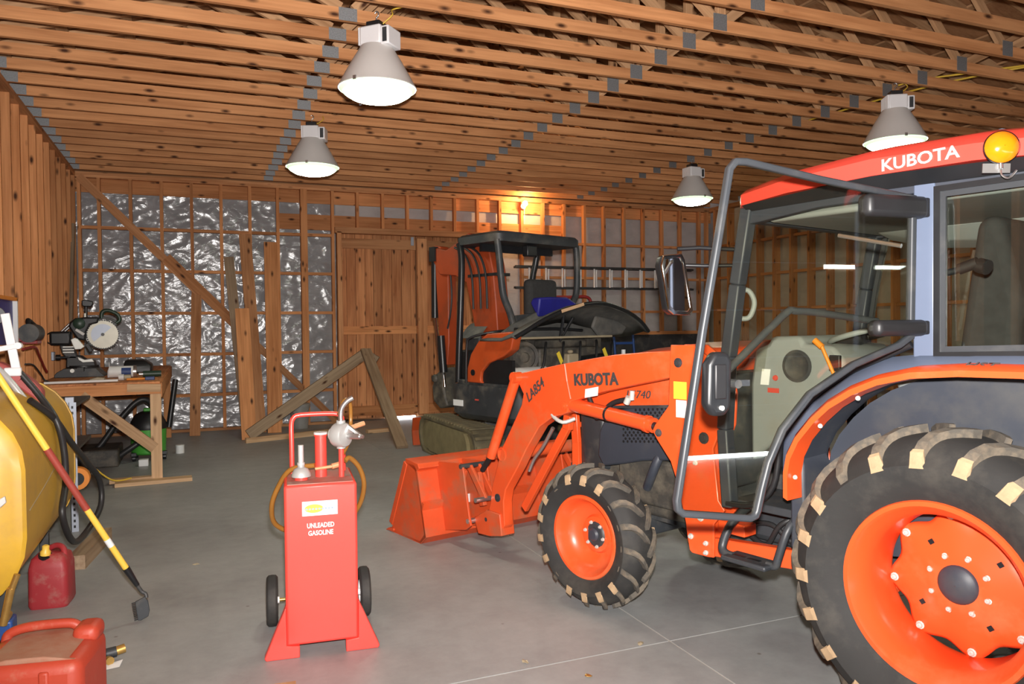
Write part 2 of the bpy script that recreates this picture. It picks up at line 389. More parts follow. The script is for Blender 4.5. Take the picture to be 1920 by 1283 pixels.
def beam(name, p, q, w, h, mt, parent=None, up=(0, 0, 1)):
    """one straight piece of timber (grain along its local x); alike pieces share a mesh"""
    p = Vector(p); q = Vector(q); L = (q - p).length
    key = (round(L, 3), w, h, mt)
    if key not in _bm:
        _bm[key] = G().box(0, L, -w/2, w/2, -h/2, h/2).mesh('timber')
    d = (q - p).normalized(); u = Vector(up); sd = u.cross(d)
    if sd.length < 1e-4: sd = Vector((0, 1, 0)).cross(d)
    sd.normalize(); u = d.cross(sd)
    mw = Matrix((d, sd, u)).transposed().to_4x4(); mw.translation = p
    return link(name, _bm[key], mt, parent, mw)
def copy_tree(o, parent=None):
    c = o.copy(); COL.objects.link(c)
    if parent is not None: c.parent = parent
    for ch in o.children: copy_tree(ch, c)
    return c
def text(name, s, size, mt, parent, mw, ext=0.0015, offset=0.0, sx=1.0, shear=0.0, align='LEFT'):
    cu_ = bpy.data.curves.new(name, 'FONT'); cu_.body = s; cu_.size = size; cu_.extrude = ext; cu_.offset = offset
    cu_.shear = shear; cu_.align_x = align; cu_.resolution_u = 3
    t = bpy.data.objects.new(name, cu_); COL.objects.link(t)
    bpy.context.view_layer.update()
    me = bpy.data.meshes.new_from_object(t.evaluated_get(bpy.context.evaluated_depsgraph_get()))
    bpy.data.objects.remove(t)
    me.materials.clear()
    for v in me.vertices: v.co.x *= sx
    return link(name, me, mt, parent, mw)
def mx(X, Y, Z, o):
    a = Matrix((Vector(X), Vector(Y), Vector(Z))).transposed().to_4x4(); a.translation = Vector(o); return a

# ------------------------------------------------------------------ room shell
XL, XR, YB, YF = -1.50, 9.20, 12.27, -3.4
ZC = 3.74
fl_ = struct('floor', 'grey concrete slab floor with saw cut joints')
xs = [-1.75, 2.086, 9.45]; xe = [2.094, 5.908]
ys = [-3.6, 3.101, 12.7]
gap = 0.009
for i in range(2):
    for j in range(2):
        g = G().box(xs[i] + (gap if i else 0), xs[i+1], ys[j] + (gap if j else 0), ys[j+1], -0.12, 0.0)
        obj('slab', g, 'concrete', fl_)
obj('joint_filler', G().box(-1.75, 9.45, -3.6, 12.7, -0.14, -0.0035), 'joint', fl_)

# back wall -------------------------------------------------------
wb = struct('wall_back', 'back wall of bare studs and blocking over silver plastic sheeting')
def sheet(name, x0, x1, z0, z1, y, mt, amp, nx, nz, parent, seed):
    g = G(); vs = []
    for k in range(nz + 1):
        for i in range(nx + 1):
            x = x0 + (x1 - x0) * i / nx; z = z0 + (z1 - z0) * k / nz
            d = 1 - 2 * abs(noise.noise((x * 2.3 + z * 1.7 + seed, z * 2.4 - x * 0.8, seed)))
            e = 1 - 2 * abs(noise.noise((x * 5.1 - z * 3.6 + seed, z * 6.5 + x * 2.0, seed + 4)))
            vs.append((x, y - amp * (0.7 * d + 0.5 * e + 0.16 * (1 - 2 * abs(noise.noise((x * 11 + z * 8 + seed, z * 13 - x * 6, seed))))), z))
    fs = [(k*(nx+1) + i, k*(nx+1) + i + 1, (k+1)*(nx+1) + i + 1, (k+1)*(nx+1) + i) for k in range(nz) for i in range(nx)]
    return obj(name, g.add(vs, fs), mt, parent, smooth=180)
sheet('plastic_sheet', -1.64, 2.1, 0.0, 3.72, 12.40, 'sheet', 0.014, 230, 230, wb, 1.3)
sheet('insulation_facing', 2.02, 4.95, 3.05, 3.72, 12.41, 'sheet_matte', 0.008, 60, 16, wb, 5.1)
sheet('insulation_facing', 4.92, 9.3, 0.0, 3.72, 12.412, 'sheet_matte', 0.008, 90, 70, wb, 9.7)
SY0, SY1 = 12.27, 12.36
studX = [-1.455, -1.218] + [-0.8125 + 0.4062 * i for i in range(7)]
doorL, doorR = 2.085, 4.86
def stud(x, z0, z1, par=wb, y=(SY0 + SY1) / 2): beam('stud', (x, y, z0), (x, y, z1), 0.089 if False else 0.045, 0.09, 'stud', par, up=(0, 1, 0))
backX = [-1.465, -1.218, -0.816, -0.412, -0.008, 0.398, 0.805, 1.210, 2.04, 5.285, 5.69, 6.10, 6.507, 6.91, 7.33, 7.74, 8.148, 8.553, 8.99, 9.17]
for x in backX: stud(x, 0.038, 3.665)
beam('post', (1.592, 12.275, 0.038), (1.592, 12.275, 3.665), 0.10, 0.13, 'stud', wb, up=(0, 1, 0))
for x in (2.11, 4.86): beam('door_jamb', (x + (0.02 if x < 3 else 0.0), 12.29, 0.0), (x + (0.02 if x < 3 else 0.0), 12.29, 3.03), 0.07, 0.14, 'lumber', wb, up=(0, 1, 0))
for x in (2.432, 2.84, 3.249, 3.656, 4.062, 4.468, 4.874): stud(x, 3.10, 3.665)
rows = [0.56, 1.165, 1.775, 2.385, 2.99]
allx = sorted(backX + [1.592])
for zi, z in enumerate(rows):
    for a, b in zip(allx[:-1], allx[1:]):
        if a > 2.0 and b < 5.4: continue
        if b - a > 0.6: continue
        beam('blocking', (a + 0.022, 12.318, z - 0.022), (b - 0.022, 12.318, z - 0.022), 0.084, 0.044, 'stud', wb)
for i in range(4):
    x0 = -1.64 + i * 2.74; beam('bottom_plate', (x0, 12.315, 0.019), (min(x0 + 2.74, doorL if i == 1 else 99), 12.315, 0.019), 0.09, 0.038, 'lumber', wb) if i not in (1, 2) else None
beam('bottom_plate', (1.10, 12.315, 0.019), (2.07, 12.315, 0.019), 0.09, 0.038, 'lumber', wb)
beam('bottom_plate', (4.9, 12.315, 0.019), (6.58, 12.315, 0.019), 0.09, 0.038, 'lumber', wb)
for i in range(3):
    x0 = -1.64 + i * 3.65
    beam('top_plate', (x0, 12.315, 3.684), (x0 + 3.65, 12.315, 3.684), 0.09, 0.038, 'lumber', wb)
    beam('top_plate', (x0, 12.31, 3.722), (x0 + 3.65, 12.31, 3.722), 0.095, 0.038, 'lumber', wb)
    beam('ledger_board', (x0, 12.378, 3.57), (x0 + 3.65, 12.378, 3.57), 0.03, 0.2, 'stud', wb)
beam('header_board', (1.235, 12.372, 3.175), (3.7, 12.372, 3.175), 0.025, 0.24, 'stud', wb)
beam('header_board', (3.7, 12.372, 3.165), (6.1, 12.372, 3.165), 0.025, 0.25, 'stud', wb)
beam('header_beam', (2.065, 12.29, 3.055), (4.93, 12.29, 3.055), 0.14, 0.09, 'lumber', wb)
# let in diagonal brace with a scabbed splice
beam('diagonal_brace', (-1.46, 12.255, 3.67), (0.10, 12.255, 2.02), 0.03, 0.115, 'lumber', wb)
beam('diagonal_brace', (-0.36, 12.235, 2.56), (0.62, 12.235, 1.53), 0.034, 0.14, 'stud', wb)
beam('diagonal_brace', (0.55, 12.255, 1.60), (2.03, 12.255, 0.06), 0.03, 0.10, 'lumber', wb)
obj('outer_cladding', G().box(-1.7, 9.4, 12.60, 12.66, 0.0, 3.9), 'deck', wb)
obj('gable_panel', G().prism([(-1.75, 3.85), (9.25, 3.85), (3.73, 5.5)], 12.61, 12.65), 'deck', wb)
# low dark sheathing behind the far right bay
beam('sill_board', (5.9, 12.262, 1.36), (9.1, 12.262, 1.36), 0.03, 0.06, 'stud', wb)
obj('dark_panel', G().box(6.0, 9.1, 12.255, 12.27, 0.5, 1.33), 'char', wb)

# double plank door -----------------------------------------------
for nm, x0, x1, s in (('door_1', 2.13, 3.415, 3), ('door_2', 3.425, 4.80, 9)):
    d = struct(nm, 'tall leaf of vertical knotty planks with cross rails'); rr = random.Random(s)
    x = x0
    while x < x1 - 0.03:
        wd = min(rr.uniform(0.135, 0.165), x1 - x); yy = 12.455 + rr.uniform(-0.004, 0.004)
        beam('plank', (x + wd / 2, yy, 0.04), (x + wd / 2, yy, 3.03), round(wd - 0.006, 3), 0.025, 'plank', d, up=(0, 1, 0)); x += wd
    for z, h in ((2.87, 0.16), (1.47, 0.13), (0.16, 0.16)):
        beam('rail', (x0, 12.425, z), (x1, 12.425, z), 0.03, h, 'stud' if z < 2 else 'lumber', d)
    if nm == 'door_2': beam('stile', (x0 + 0.09, 12.40, 0.07), (x0 + 0.09, 12.40, 2.98), 0.16, 0.035, 'lumber', d, up=(0, 1, 0))
    else: beam('stile', (x0 + 0.04, 12.41, 0.07), (x0 + 0.04, 12.41, 2.80), 0.07, 0.03, 'lumber', d, up=(0, 1, 0))
    obj('hanger', G().box(x1 - 0.09, x1 - 0.04, 12.37, 12.39, 2.86, 3.0), 'slot', d, bevel=0.004)
obj('daylight_gap', G().box(3.0, 3.4, 12.50, 12.52, 0.004, 0.03), 'daylight', wb, label='sliver of daylight under the plank doors')

# side walls, front wall ------------------------------------------
wl = struct('wall_left', 'left wall of closely spaced bare wooden studs')
wr = struct('wall_right', 'right wall of studs and grey insulation facing')
obj('sheathing', G().box(-1.70, -1.642, -3.4, 12.66, 0, 3.9), 'deck', wl)
obj('insulation_facing', G().box(9.33, 9.38, -3.4, 12.66, 0, 3.9), 'sheet_matte', wr)
k = 0; y = 12.20
while y > 1.0:
    beam('stud', (-1.57, y, 0.038), (-1.57, y, 3.665), 0.042, 0.14, 'stud', wl, up=(1, 0, 0)); y -= 0.4047; k += 1
y = 12.10
while y > 2.0:
    beam('stud', (9.26, y, 0.038), (9.26, y, 3.665), 0.042, 0.14, 'stud', wr, up=(1, 0, 0)); y -= 0.4047
for z in rows:
    for i in range(24):
        yy = 12.10 - i * 0.4047
        beam('blocking', (9.285, yy - 0.3837, z), (9.285, yy - 0.021, z), 0.085, 0.044, 'stud', wr)
for par, x in ((wl, -1.57), (wr, 9.26)):
    for i in range(4):
        y0 = 12.24 - i * 3.9
        for z in (3.684, 3.722): beam('top_plate', (x, y0, z), (x, y0 - 3.9, z), 0.14, 0.038, 'lumber', par)
        beam('bottom_plate', (x, y0, 0.019), (x, y0 - 3.9, 0.019), 0.14, 0.038, 'lumber', par)
beam('leaning_stud', (-1.49, 11.3, 1.05), (-1.49, 11.9, 2.95), 0.09, 0.04, 'grey_wood', wl, up=(1, 0, 0))
wf = struct('wall_front', 'front wall behind the camera with a big overhead door')
obj('sheathing', G().box(-1.7, -0.9, YF - 0.06, YF, 0, 3.9).box(8.6, 9.4, YF - 0.06, YF, 0, 3.9).box(-0.9, 8.6, YF - 0.06, YF, 3.3, 3.9), 'deck', wf)
for i in range(6):
    if i == 4: continue
    obj('door_panel', G().box(-0.9, 8.6, YF - 0.05, YF - 0.01, 0.06 + i * 0.54, 0.06 + i * 0.54 + 0.53), 'pale', wf)
obj('door_panel', G().box(-0.9, 8.6, YF - 0.05, YF - 0.01, 2.22, 2.75), 'pale', wf)
obj('daylight_slot', G().box(6.14, 8.6, YF - 0.03, YF - 0.004, 2.15, 2.195), 'daylight', wf, label='daylight slot between the sections of the overhead door')
obj('gable_panel', G().prism([(-1.75, 3.85), (9.25, 3.85), (3.73, 5.5)], YF - 0.06, YF - 0.02), 'deck', wf)
obj('daylight_gap', G().box(-0.9, 8.6, YF - 0.08, YF - 0.065, 0.0, 0.06), 'daylight', wf, label='daylight gap under the overhead door')

# ceiling: trusses, roof deck, purlins ----------------------------
ce = struct('ceiling', 'open ceiling of wooden roof trusses with metal connector plates')
PK = 3.73; SL = 0.30
def ztop(x): return 3.86 + (x + 1.64) * SL if x <= PK else 3.86 + (9.10 - x) * SL
plate_me = G().box(-0.066, 0.066, -0.002, 0.0, -0.046, 0.046).mesh('plate')
plate_big = G().box(-0.062, 0.062, -0.002, 0.0, -0.062, 0.062).mesh('plate')
for k in range(-7, 20):
    Y = 4.401 + 0.4047 * k
    t = sub('roof_truss', ce); ym = Y + 0.019
    za = ZC + 0.0445
    beam('bottom_chord', (-1.64, ym, za), (PK, ym, za), 0.038, 0.089, 'truss', t)
    beam('bottom_chord', (PK, ym, za), (9.10, ym, za), 0.038, 0.089, 'truss', t)
    for xa, xb in ((-1.64, PK), (PK, 9.10)):
        beam('top_chord', (xa, ym, ztop(xa)), (xb, ym, ztop(xb)), 0.038, 0.089, 'web', t)
    for xb, xt in ((1.065, 0.0), (1.065, 2.2), (3.73, 2.2), (3.73, 3.731), (3.73, 5.26), (6.35, 5.26), (6.35, 7.45)):
        s = 1 if xt > xb else -1
        o = 0.05 * s if xt != 3.731 else 0
        beam('web', (xb + o, ym, ZC + 0.089), (xt, ym, ztop(xt) - 0.045), 0.036, 0.075, 'web', t, up=(0, 1, 0) if False else (0, 0, 1))
    for xp, bm_ in ((1.065, 0), (3.725, 1), (6.335, 1), (-1.49, 0)):
        link('connector_plate', plate_big if bm_ else plate_me, 'plate', t, T3(xp + random.uniform(-.012, .012), Y - 0.0005, za + (0.022 if bm_ else 0.0)))
for s in (-1, 1):
    xe_ = -1.75 if s < 0 else 9.21
    ze = ztop(-1.64) - 0.11 * SL + 0.06
    zp = ztop(PK) + 0.06
    vs = [(xe_, -3.5, ze), (PK, -3.5, zp), (PK, 12.7, zp), (xe_, 12.7, ze)]
    vs += [(x, y_, z + 0.03) for x, y_, z in vs]
    g = G().add(vs, [(0,1,2,3),(7,6,5,4),(0,4,5,1),(1,5,6,2),(2,6,7,3),(3,7,4,0)])
    obj('roof_deck', g, 'deck', ce)
    n = 11
    for i in range(n):
        x = PK + (xe_ - PK) * (i + 0.5) / n
        beam('purlin', (x, 0.0, ztop(x) + 0.048), (x, 12.4, ztop(x) + 0.048), 0.09, 0.02, 'web', ce)

# ------------------------------------------------------------------ high bay lamps
def high_bay(x, y, rot, label):
    t = thing('high_bay_lamp', label, 'lamp', T3(x, y, 3.24) @ RZ(rot), 'high bay lamps under the trusses')
    obj('reflector', G().lathe([(0.278, 0.0), (0.283, 0.004), (0.278, 0.012), (0.255, 0.055), (0.22, 0.12), (0.175, 0.20), (0.135, 0.265), (0.115, 0.30), (0.06, 0.305)], 48, cap=False), 'alu', t, smooth=50)
    obj('lens', G().lathe([(0.274, 0.003), (0.27, -0.004), (0.235, -0.035), (0.19, -0.062), (0.12, -0.08), (0.05, -0.088), (0.001, -0.09)], 48, cap=False), 'lens', t, smooth=60)
    obj('rim_clip', G().box(-0.012, 0.012, -0.292, -0.276, -0.01, 0.018), 'steel', t)
    h = obj('ballast_housing', G().box(-0.085, 0.085, -0.095, 0.095, 0.295, 0.43), 'white', t, bevel=0.012)
    for i in range(8): obj('fin', G().box(-0.098, -0.083, -0.088 + i * 0.0235, -0.076 + i * 0.0235, 0.30, 0.425), 'white', h)
    obj('capacitor_box', G().box(0.083, 0.15, -0.085, 0.085, 0.285, 0.415), 'white', h, bevel=0.008)
    obj('grille', G().box(0.10, 0.135, -0.0865, -0.08, 0.30, 0.40), 'char', h)
    obj('splice_box', G().box(-0.055, 0.055, -0.055, 0.055, 0.43, 0.475), 'dark', t, bevel=0.006)
    obj('hook', G().tube([(0, 0, 0.47), (0, 0, 0.51), (0.016, 0, 0.525), (0.016, 0, 0.545), (0, 0, 0.556), (-0.012, 0, 0.545)], 0.006, 8, sm=4), 'steel', t, smooth=60)
    obj('wire', G().tube([(0.05, 0, 0.46), (0.12, 0.02, 0.52), (0.10, 0.05, 0.57), (0.16, 0.10, 0.60)], 0.005, 6, sm=5), 'cord_yellow', t, smooth=60)
    return t
high_bay(1.25, 5.52, -45, 'nearest high bay lamp with spun aluminium bell, hanging above the red gasoline caddy')
high_bay(1.20, 8.45, -20, 'farther left high bay lamp hanging over the leaning boards')
high_bay(6.20, 5.40, -30, 'high bay lamp right behind the orange tractor cab roof')
high_bay(6.36, 8.85, 0, 'smallest far high bay lamp beside the open cab door')
lb = thing('light_bulb', 'glowing bare bulb on the back wall above the excavator canopy', 'light bulb', T3(5.285, 12.17, 3.60))
obj('socket', G().cyl((0, 0.075, -0.03), (0, 0.045, -0.02), 0.045).cyl((0, 0.05, -0.02), (0, 0.01, 0.0), 0.022), 'white', lb, smooth=40)
obj('globe', G().sphere((0, -0.03, 0.015), 0.046, 10), 'bulb', lb, smooth=180)
obj('pull_cord', G().tube([(0.01, 0.03, -0.03), (0.012, 0.03, -0.2), (0.01, 0.03, -0.32)], 0.003, 5), 'label_white', lb)
pl = bpy.data.lights.new('bulb_light', 'POINT'); pl.energy = 45; pl.color = (1.0, 0.55, 0.22); pl.shadow_soft_size = 0.035
plo = bpy.data.objects.new('bulb_light', pl); COL.objects.link(plo); plo.location = (5.285, 11.98, 3.61)

# ------------------------------------------------------------------ tractor (x forward, y left, z up)
tr = thing('tractor', 'orange cab tractor with front loader and muddy lugged tires, its left door swung open', 'tractor', T3(2.983, 2.04, 0) @ RZ(104.5))

def tire_r(w, R, W):      # outer radius of the carcass at lateral position w (-1..1)
    return R - 0.16 * R * abs(w) ** 3.2
def make_wheel(name, R, W, rim_r, n_lugs, parent, mw, rear, lug_h):
    wsub = sub(name, parent, mw)
    prof = []
    for i in range(-10, 11):
        q = i / 10; prof.append((tire_r(q, R - lug_h, W), q * W / 2))
    out = [(rim_r + 0.012, -W * 0.36), (rim_r + (R - rim_r) * 0.28, -W * 0.49), (rim_r + (R - rim_r) * 0.52, -W * 0.53)] + prof + \
          [(rim_r + (R - rim_r) * 0.52, W * 0.53), (rim_r + (R - rim_r) * 0.28, W * 0.49), (rim_r + 0.012, W * 0.36)]
    obj('tire', G().lathe(out + [out[0]], 64, axis=(0, 1, 0), cap=False), 'rubber', wsub, smooth=40)
    # one lug, swept from the tread centre out over the shoulder
    def lug(sgn, clay=False):
        g = G(); secs = []; inf = 0.004 if clay else 0.0
        st = [(0.02, 0.0, 0.60), (0.18, 0.09, 1), (0.40, 0.24, 1), (0.62, 0.37, 1.05), (0.82, 0.45, 1.15), (0.98, 0.49, 1.25), (1.05, 0.50, 1.2)]
        sp = 2 * PI / n_lugs
        if clay: st = [(0.93, 0.478, 1.0), (0.98, 0.49, 1.3), (1.04, 0.498, 1.25)]
        for q, a, wd in st:
            ang = a * sp * 1.55; hw = 0.017 * wd * (R / 0.58) ** 0.4 + inf
            r0 = tire_r(min(q, 1), R - lug_h, W) - 0.02; r1 = tire_r(min(q, 1), R, W) + (0 if q <= 1 else (-0.028 if clay else -0.05) * R / 0.58) + (inf if q < 1.04 and q > 0.95 else 0)
            y = sgn * (min(q, 1.04) * W / 2 + inf)
            da0, da1 = hw * 1.25 / R, hw / R
            secs.append([(math.sin(ang + d) * r, y, math.cos(ang + d) * r) for r, d in ((r0, -da0), (r1, -da1), (r1, da1), (r0, da0))])
        return g.loft(secs).mesh('clay_patch' if clay else 'tread_lug')
    cl = G()
    for sgn in (1, -1):
        me = lug(sgn)
        for i in range(n_lugs):
            a = 2 * PI * (i + (0.0 if sgn > 0 else 0.5)) / n_lugs
            o = link('tread_lug', me, 'lug', wsub, Matrix.Rotation(a, 4, 'Y'))
    # dried clay caked on the lug ends
    rr = random.Random(int(R * 1000))
    for sgn in (1, -1):
        me = lug(sgn, True)
        for i in range(n_lugs):
            if rr.random() < (0.12 if rear else 0.45): continue
            link('clay_patch', me, 'clay', wsub, Matrix.Rotation(2 * PI * (i + (0.0 if sgn > 0 else 0.5)) / n_lugs, 4, 'Y'))
    if rear:
        rim = obj('rim', G().lathe([(rim_r + 0.016, W * 0.37), (rim_r + 0.012, W * 0.395), (rim_r - 0.004, W * 0.395), (rim_r - 0.014, W * 0.36), (rim_r - 0.03, W * 0.26),
                              (rim_r - 0.042, W * 0.20), (rim_r - 0.045, W * 0.06), (rim_r - 0.05, -W * 0.30), (rim_r - 0.045, -W * 0.36), (rim_r + 0.014, -W * 0.37)], 72, axis=(0, 1, 0), cap=False), 'orange', wsub, smooth=40)
        yd = -W * 0.30
        secs = []
        for rad, dy in ((1.0, -0.03), (1.0, 0.0), (0.93, 0.014), (0.72, 0.020), (0.45, 0.038), (0.30, 0.042)):
            sec = []
            for i in range(96):
                t = 2 * PI * i / 96; wob = 1 + (0.075 * math.cos(8 * t) if rad > 0.9 else 0.03 * math.cos(8 * t) if rad > 0.7 else 0)
                rr_ = (rim_r - 0.062) * rad * wob
                sec.append((math.sin(t) * rr_, yd + dy, math.cos(t) * rr_))
            secs.append(sec)
        obj('wheel_disc', G().loft(secs, cap=True), 'orange', wsub, smooth=50)
        yh = yd + 0.044
        obj('hub_cap', G().lathe([(0.001, 0.022), (0.035, 0.019), (0.062, 0.008), (0.070, 0.0), (0.070, -0.012)], 32, (0, yh, 0), (0, 1, 0), cap=False), 'blue_grey', wsub, smooth=50)
        bolt = G().lathe([(0.013, 0), (0.013, 0.004), (0.009, 0.005), (0.009, 0.013), (0.006, 0.016), (0.001, 0.016)], 10, axis=(0, 1, 0), cap=False).mesh('bolt')
        for i in range(8):
            t = 2 * PI * (i + 0.4) / 8; link('bolt', bolt, 'zinc', wsub, T3(math.sin(t) * 0.102, yd + 0.034, math.cos(t) * 0.102))
        for i in range(8):
            t = 2 * PI * i / 8; rb = (rim_r - 0.062) * 0.97
            link('bolt', bolt, 'zinc', wsub, T3(math.sin(t) * rb, yd + 0.012, math.cos(t) * rb) @ Matrix.Scale(1.2, 4))
        sq = G().box(-0.009, 0.009, -0.002, 0.002, -0.009, 0.009).mesh('square_hole')
        for i in range(4):
            t = 2 * PI * (i + 0.32) / 4; link('square_hole', sq, 'black', wsub, T3(math.sin(t) * 0.165, yd + 0.0255, math.cos(t) * 0.165) @ Matrix.Rotation(t, 4, 'Y'))
    else:
        obj('rim', G().lathe([(rim_r + 0.014, W * 0.37), (rim_r + 0.010, W * 0.40), (rim_r - 0.004, W * 0.40), (rim_r - 0.012, W * 0.34), (rim_r - 0.022, W * 0.26), (rim_r - 0.03, W * 0.12),
                              (rim_r - 0.05, W * -0.02), (rim_r - 0.085, W * -0.12), (0.105, W * -0.14), (0.095, W * -0.05), (0.06, W * -0.03), (0.02, W * -0.03), (0.019, -W * 0.2)], 56, axis=(0, 1, 0), cap=False), 'orange', wsub, smooth=35)
        obj('rim_back', G().lathe([(rim_r - 0.085, -W * 0.13), (rim_r - 0.03, -W * 0.3), (rim_r + 0.012, -W * 0.38)], 40, axis=(0, 1, 0), cap=False), 'orange', wsub, smooth=40)
        obj('hub_cap', G().lathe([(0.036, -0.012), (0.036, 0.012), (0.026, 0.022), (0.001, 0.024)], 24, (0, -W * 0.03, 0), (0, 1, 0), cap=False), 'blue_grey', wsub, smooth=40)
        bolt = G().lathe([(0.010, 0), (0.010, 0.004), (0.007, 0.005), (0.007, 0.012), (0.001, 0.013)], 8, axis=(0, 1, 0), cap=False).mesh('bolt')
        for i in range(6):
            t = 2 * PI * (i + 0.3) / 6; link('bolt', bolt, 'zinc', wsub, T3(math.sin(t) * 0.066, -W * 0.035 + 0.004, math.cos(t) * 0.066))
    return wsub
RR, RF = 0.583, 0.390
make_wheel('rear_wheel', RR, 0.34, 0.312, 20, tr, T3(0, 0.68 - 0.34 * 0.395, RR) @ Matrix.Rotation(0.15, 4, 'Y'), True, 0.030)
make_wheel('rear_wheel', RR, 0.34, 0.312, 20, tr, T3(0, -(0.68 - 0.34 * 0.395), RR) @ RZ(180), True, 0.030)
make_wheel('front_wheel', RF, 0.215, 0.212, 17, tr, T3(1.82, 0.648 - 0.085, RF) @ RZ(4), False, 0.024)
make_wheel('front_wheel', RF, 0.215, 0.212, 17, tr, T3(1.82, -(0.648 - 0.085), RF) @ RZ(184), False, 0.024)

# chassis
obj('rear_axle', G().cyl((0, -0.44, RR), (0, 0.44, RR), 0.09).box(-0.22, 0.22, -0.2, 0.2, 0.42, 0.86), 'char', tr, smooth=40, bevel=0.01)
obj('front_axle', G().box(1.75, 1.89, -0.47, 0.47, 0.33, 0.45).cyl((1.82, 0.40, 0.39), (1.82, 0.56, 0.39), 0.075).cyl((1.82, -0.56, 0.39), (1.82, -0.40, 0.39), 0.075), 'char', tr, bevel=0.015)
obj('transmission', G().box(0.15, 1.35, -0.19, 0.19, 0.42, 0.80).box(0.5, 1.0, 0.19, 0.30, 0.50, 0.66), 'char', tr, bevel=0.03)
obj('engine_block', G().box(1.30, 2.15, -0.20, 0.20, 0.45, 0.95).box(1.5, 1.95, 0.19, 0.25, 0.52, 0.78), 'engine', tr, bevel=0.02)
obj('front_frame', G().box(1.25, 2.40, 0.14, 0.17, 0.42, 0.62).box(1.25, 2.40, -0.17, -0.14, 0.42, 0.62).box(2.36, 2.42, -0.2, 0.2, 0.42, 0.66), 'char', tr, bevel=0.006)
obj('radiator_pipe', G().tube([(1.60, 0.24, 0.86), (1.62, 0.28, 0.78), (1.66, 0.28, 0.70), (1.72, 0.25, 0.62)], 0.026, 10, sm=5), 'blue_grey', tr, smooth=60)
obj('hydraulic_hose', G().tube([(0.55, 0.25, 0.60), (0.72, 0.33, 0.53), (0.86, 0.34, 0.60), (0.98, 0.32, 0.58)], 0.012, 8, sm=6), 'hose', tr, smooth=60)
obj('hydraulic_hose', G().tube([(0.70, 0.28, 0.68), (0.80, 0.36, 0.62), (0.90, 0.33, 0.50), (1.02, 0.30, 0.52)], 0.012, 8, sm=6), 'hose', tr, smooth=60)
obj('filter', G().lathe([(0.001, 0.0), (0.05, 0.0), (0.055, 0.012), (0.055, 0.15)], 20, (0.50, 0.47, 0.50), (0, -1, 0), cap=False), 'white', tr, smooth=40)

# hood
def hood_sec(x, w, zt, zb, r=0.09, n=6):
    pts = [(x, w, zb), (x, w * 1.0, zt - r)]
    for i in range(1, n + 1):
        t = PI / 2 * i / n; pts.append((x, w - r + r * math.cos(t), zt - r + r * math.sin(t) * 0.85))
    pts += [(x, 0, zt + 0.012)]
    return pts + [(x, -p[1], p[2]) for p in reversed(pts[:-1])]
obj('hood', G().loft([hood_sec(1.08, 0.30, 1.432, 1.13), hood_sec(1.5, 0.30, 1.413, 1.10), hood_sec(1.87, 0.295, 1.372, 1.066), hood_sec(2.08, 0.285, 1.325, 1.045), hood_sec(2.22, 0.265, 1.255, 1.03), hood_sec(2.30, 0.235, 1.15, 1.02, 0.07)]), 'orange', tr, smooth=40)
obj('hood_trim', G().loft([[(x, s * (w + 0.004), z) for s, w, z in ((1, .302, zb), (1, .302, zb + .016), (-1, .302, zb + .016), (-1, .302, zb))] for x, zb in ((1.1, 1.112), (1.5, 1.085), (1.9, 1.05), (2.1, 1.03))]), 'char', tr)
side = [(1.42, 1.115), (1.60, 1.095), (1.79, 1.066), (1.93, 1.035), (2.03, 0.955), (2.06, 0.90), (2.075, 0.76), (2.03, 0.70), (1.87, 0.735), (1.72, 0.773), (1.53, 0.80), (1.42, 0.82)]
sp_ = obj('side_panel', G().prism(side, 0.262, 0.292), 'blue_grey', tr, bevel=0.012)
obj('side_panel', G().prism(side, -0.292, -0.262), 'blue_grey', tr, bevel=0.012)
g = G()
for row in range(11):
    for c in range(12):
        x = 1.86 - c * 0.032 - (row % 2) * 0.016; z = 0.865 + row * 0.0175 + c * 0.0036
        if (c < 3 and row > 7) or (c < 1 and row > 5) or x < 1.47: continue
        g.lathe([(0.0085, 0), (0.0085, 0.0015)], 6, (x, 0.2915, z), (0, 1, 0))
vh = obj('vent_holes', g, 'black', sp_); vh['kind'] = 'stuff'
obj('front_grille', G().loft([[(x, s * w, z) for s, w, z in ((1, w, 0.66), (1, w, 1.04), (-1, w, 1.04), (-1, w, 0.66))] for x, w in ((2.06, 0.262), (2.22, 0.25), (2.31, 0.215))]), 'char', tr, bevel=0.02)
obj('headlight', G().box(2.10, 2.20, 0.235, 0.262, 1.06, 1.12), 'label_white', tr, bevel=0.01)
mirY = lambda y0, y1: (-y1, -y0)
TL = lambda x, y, z: mx((-1, 0, 0), (0, 0, 1), (0, 1, 0), (x, y, z))
text('lettering', 'L5740', 0.062, 'letter_dark', tr, mx((-1, 0, 0.11), (0, 0, 1), (0, 1, 0), (1.83, 0.3025, 1.115)), shear=0.25, sx=1.25, offset=0.0)

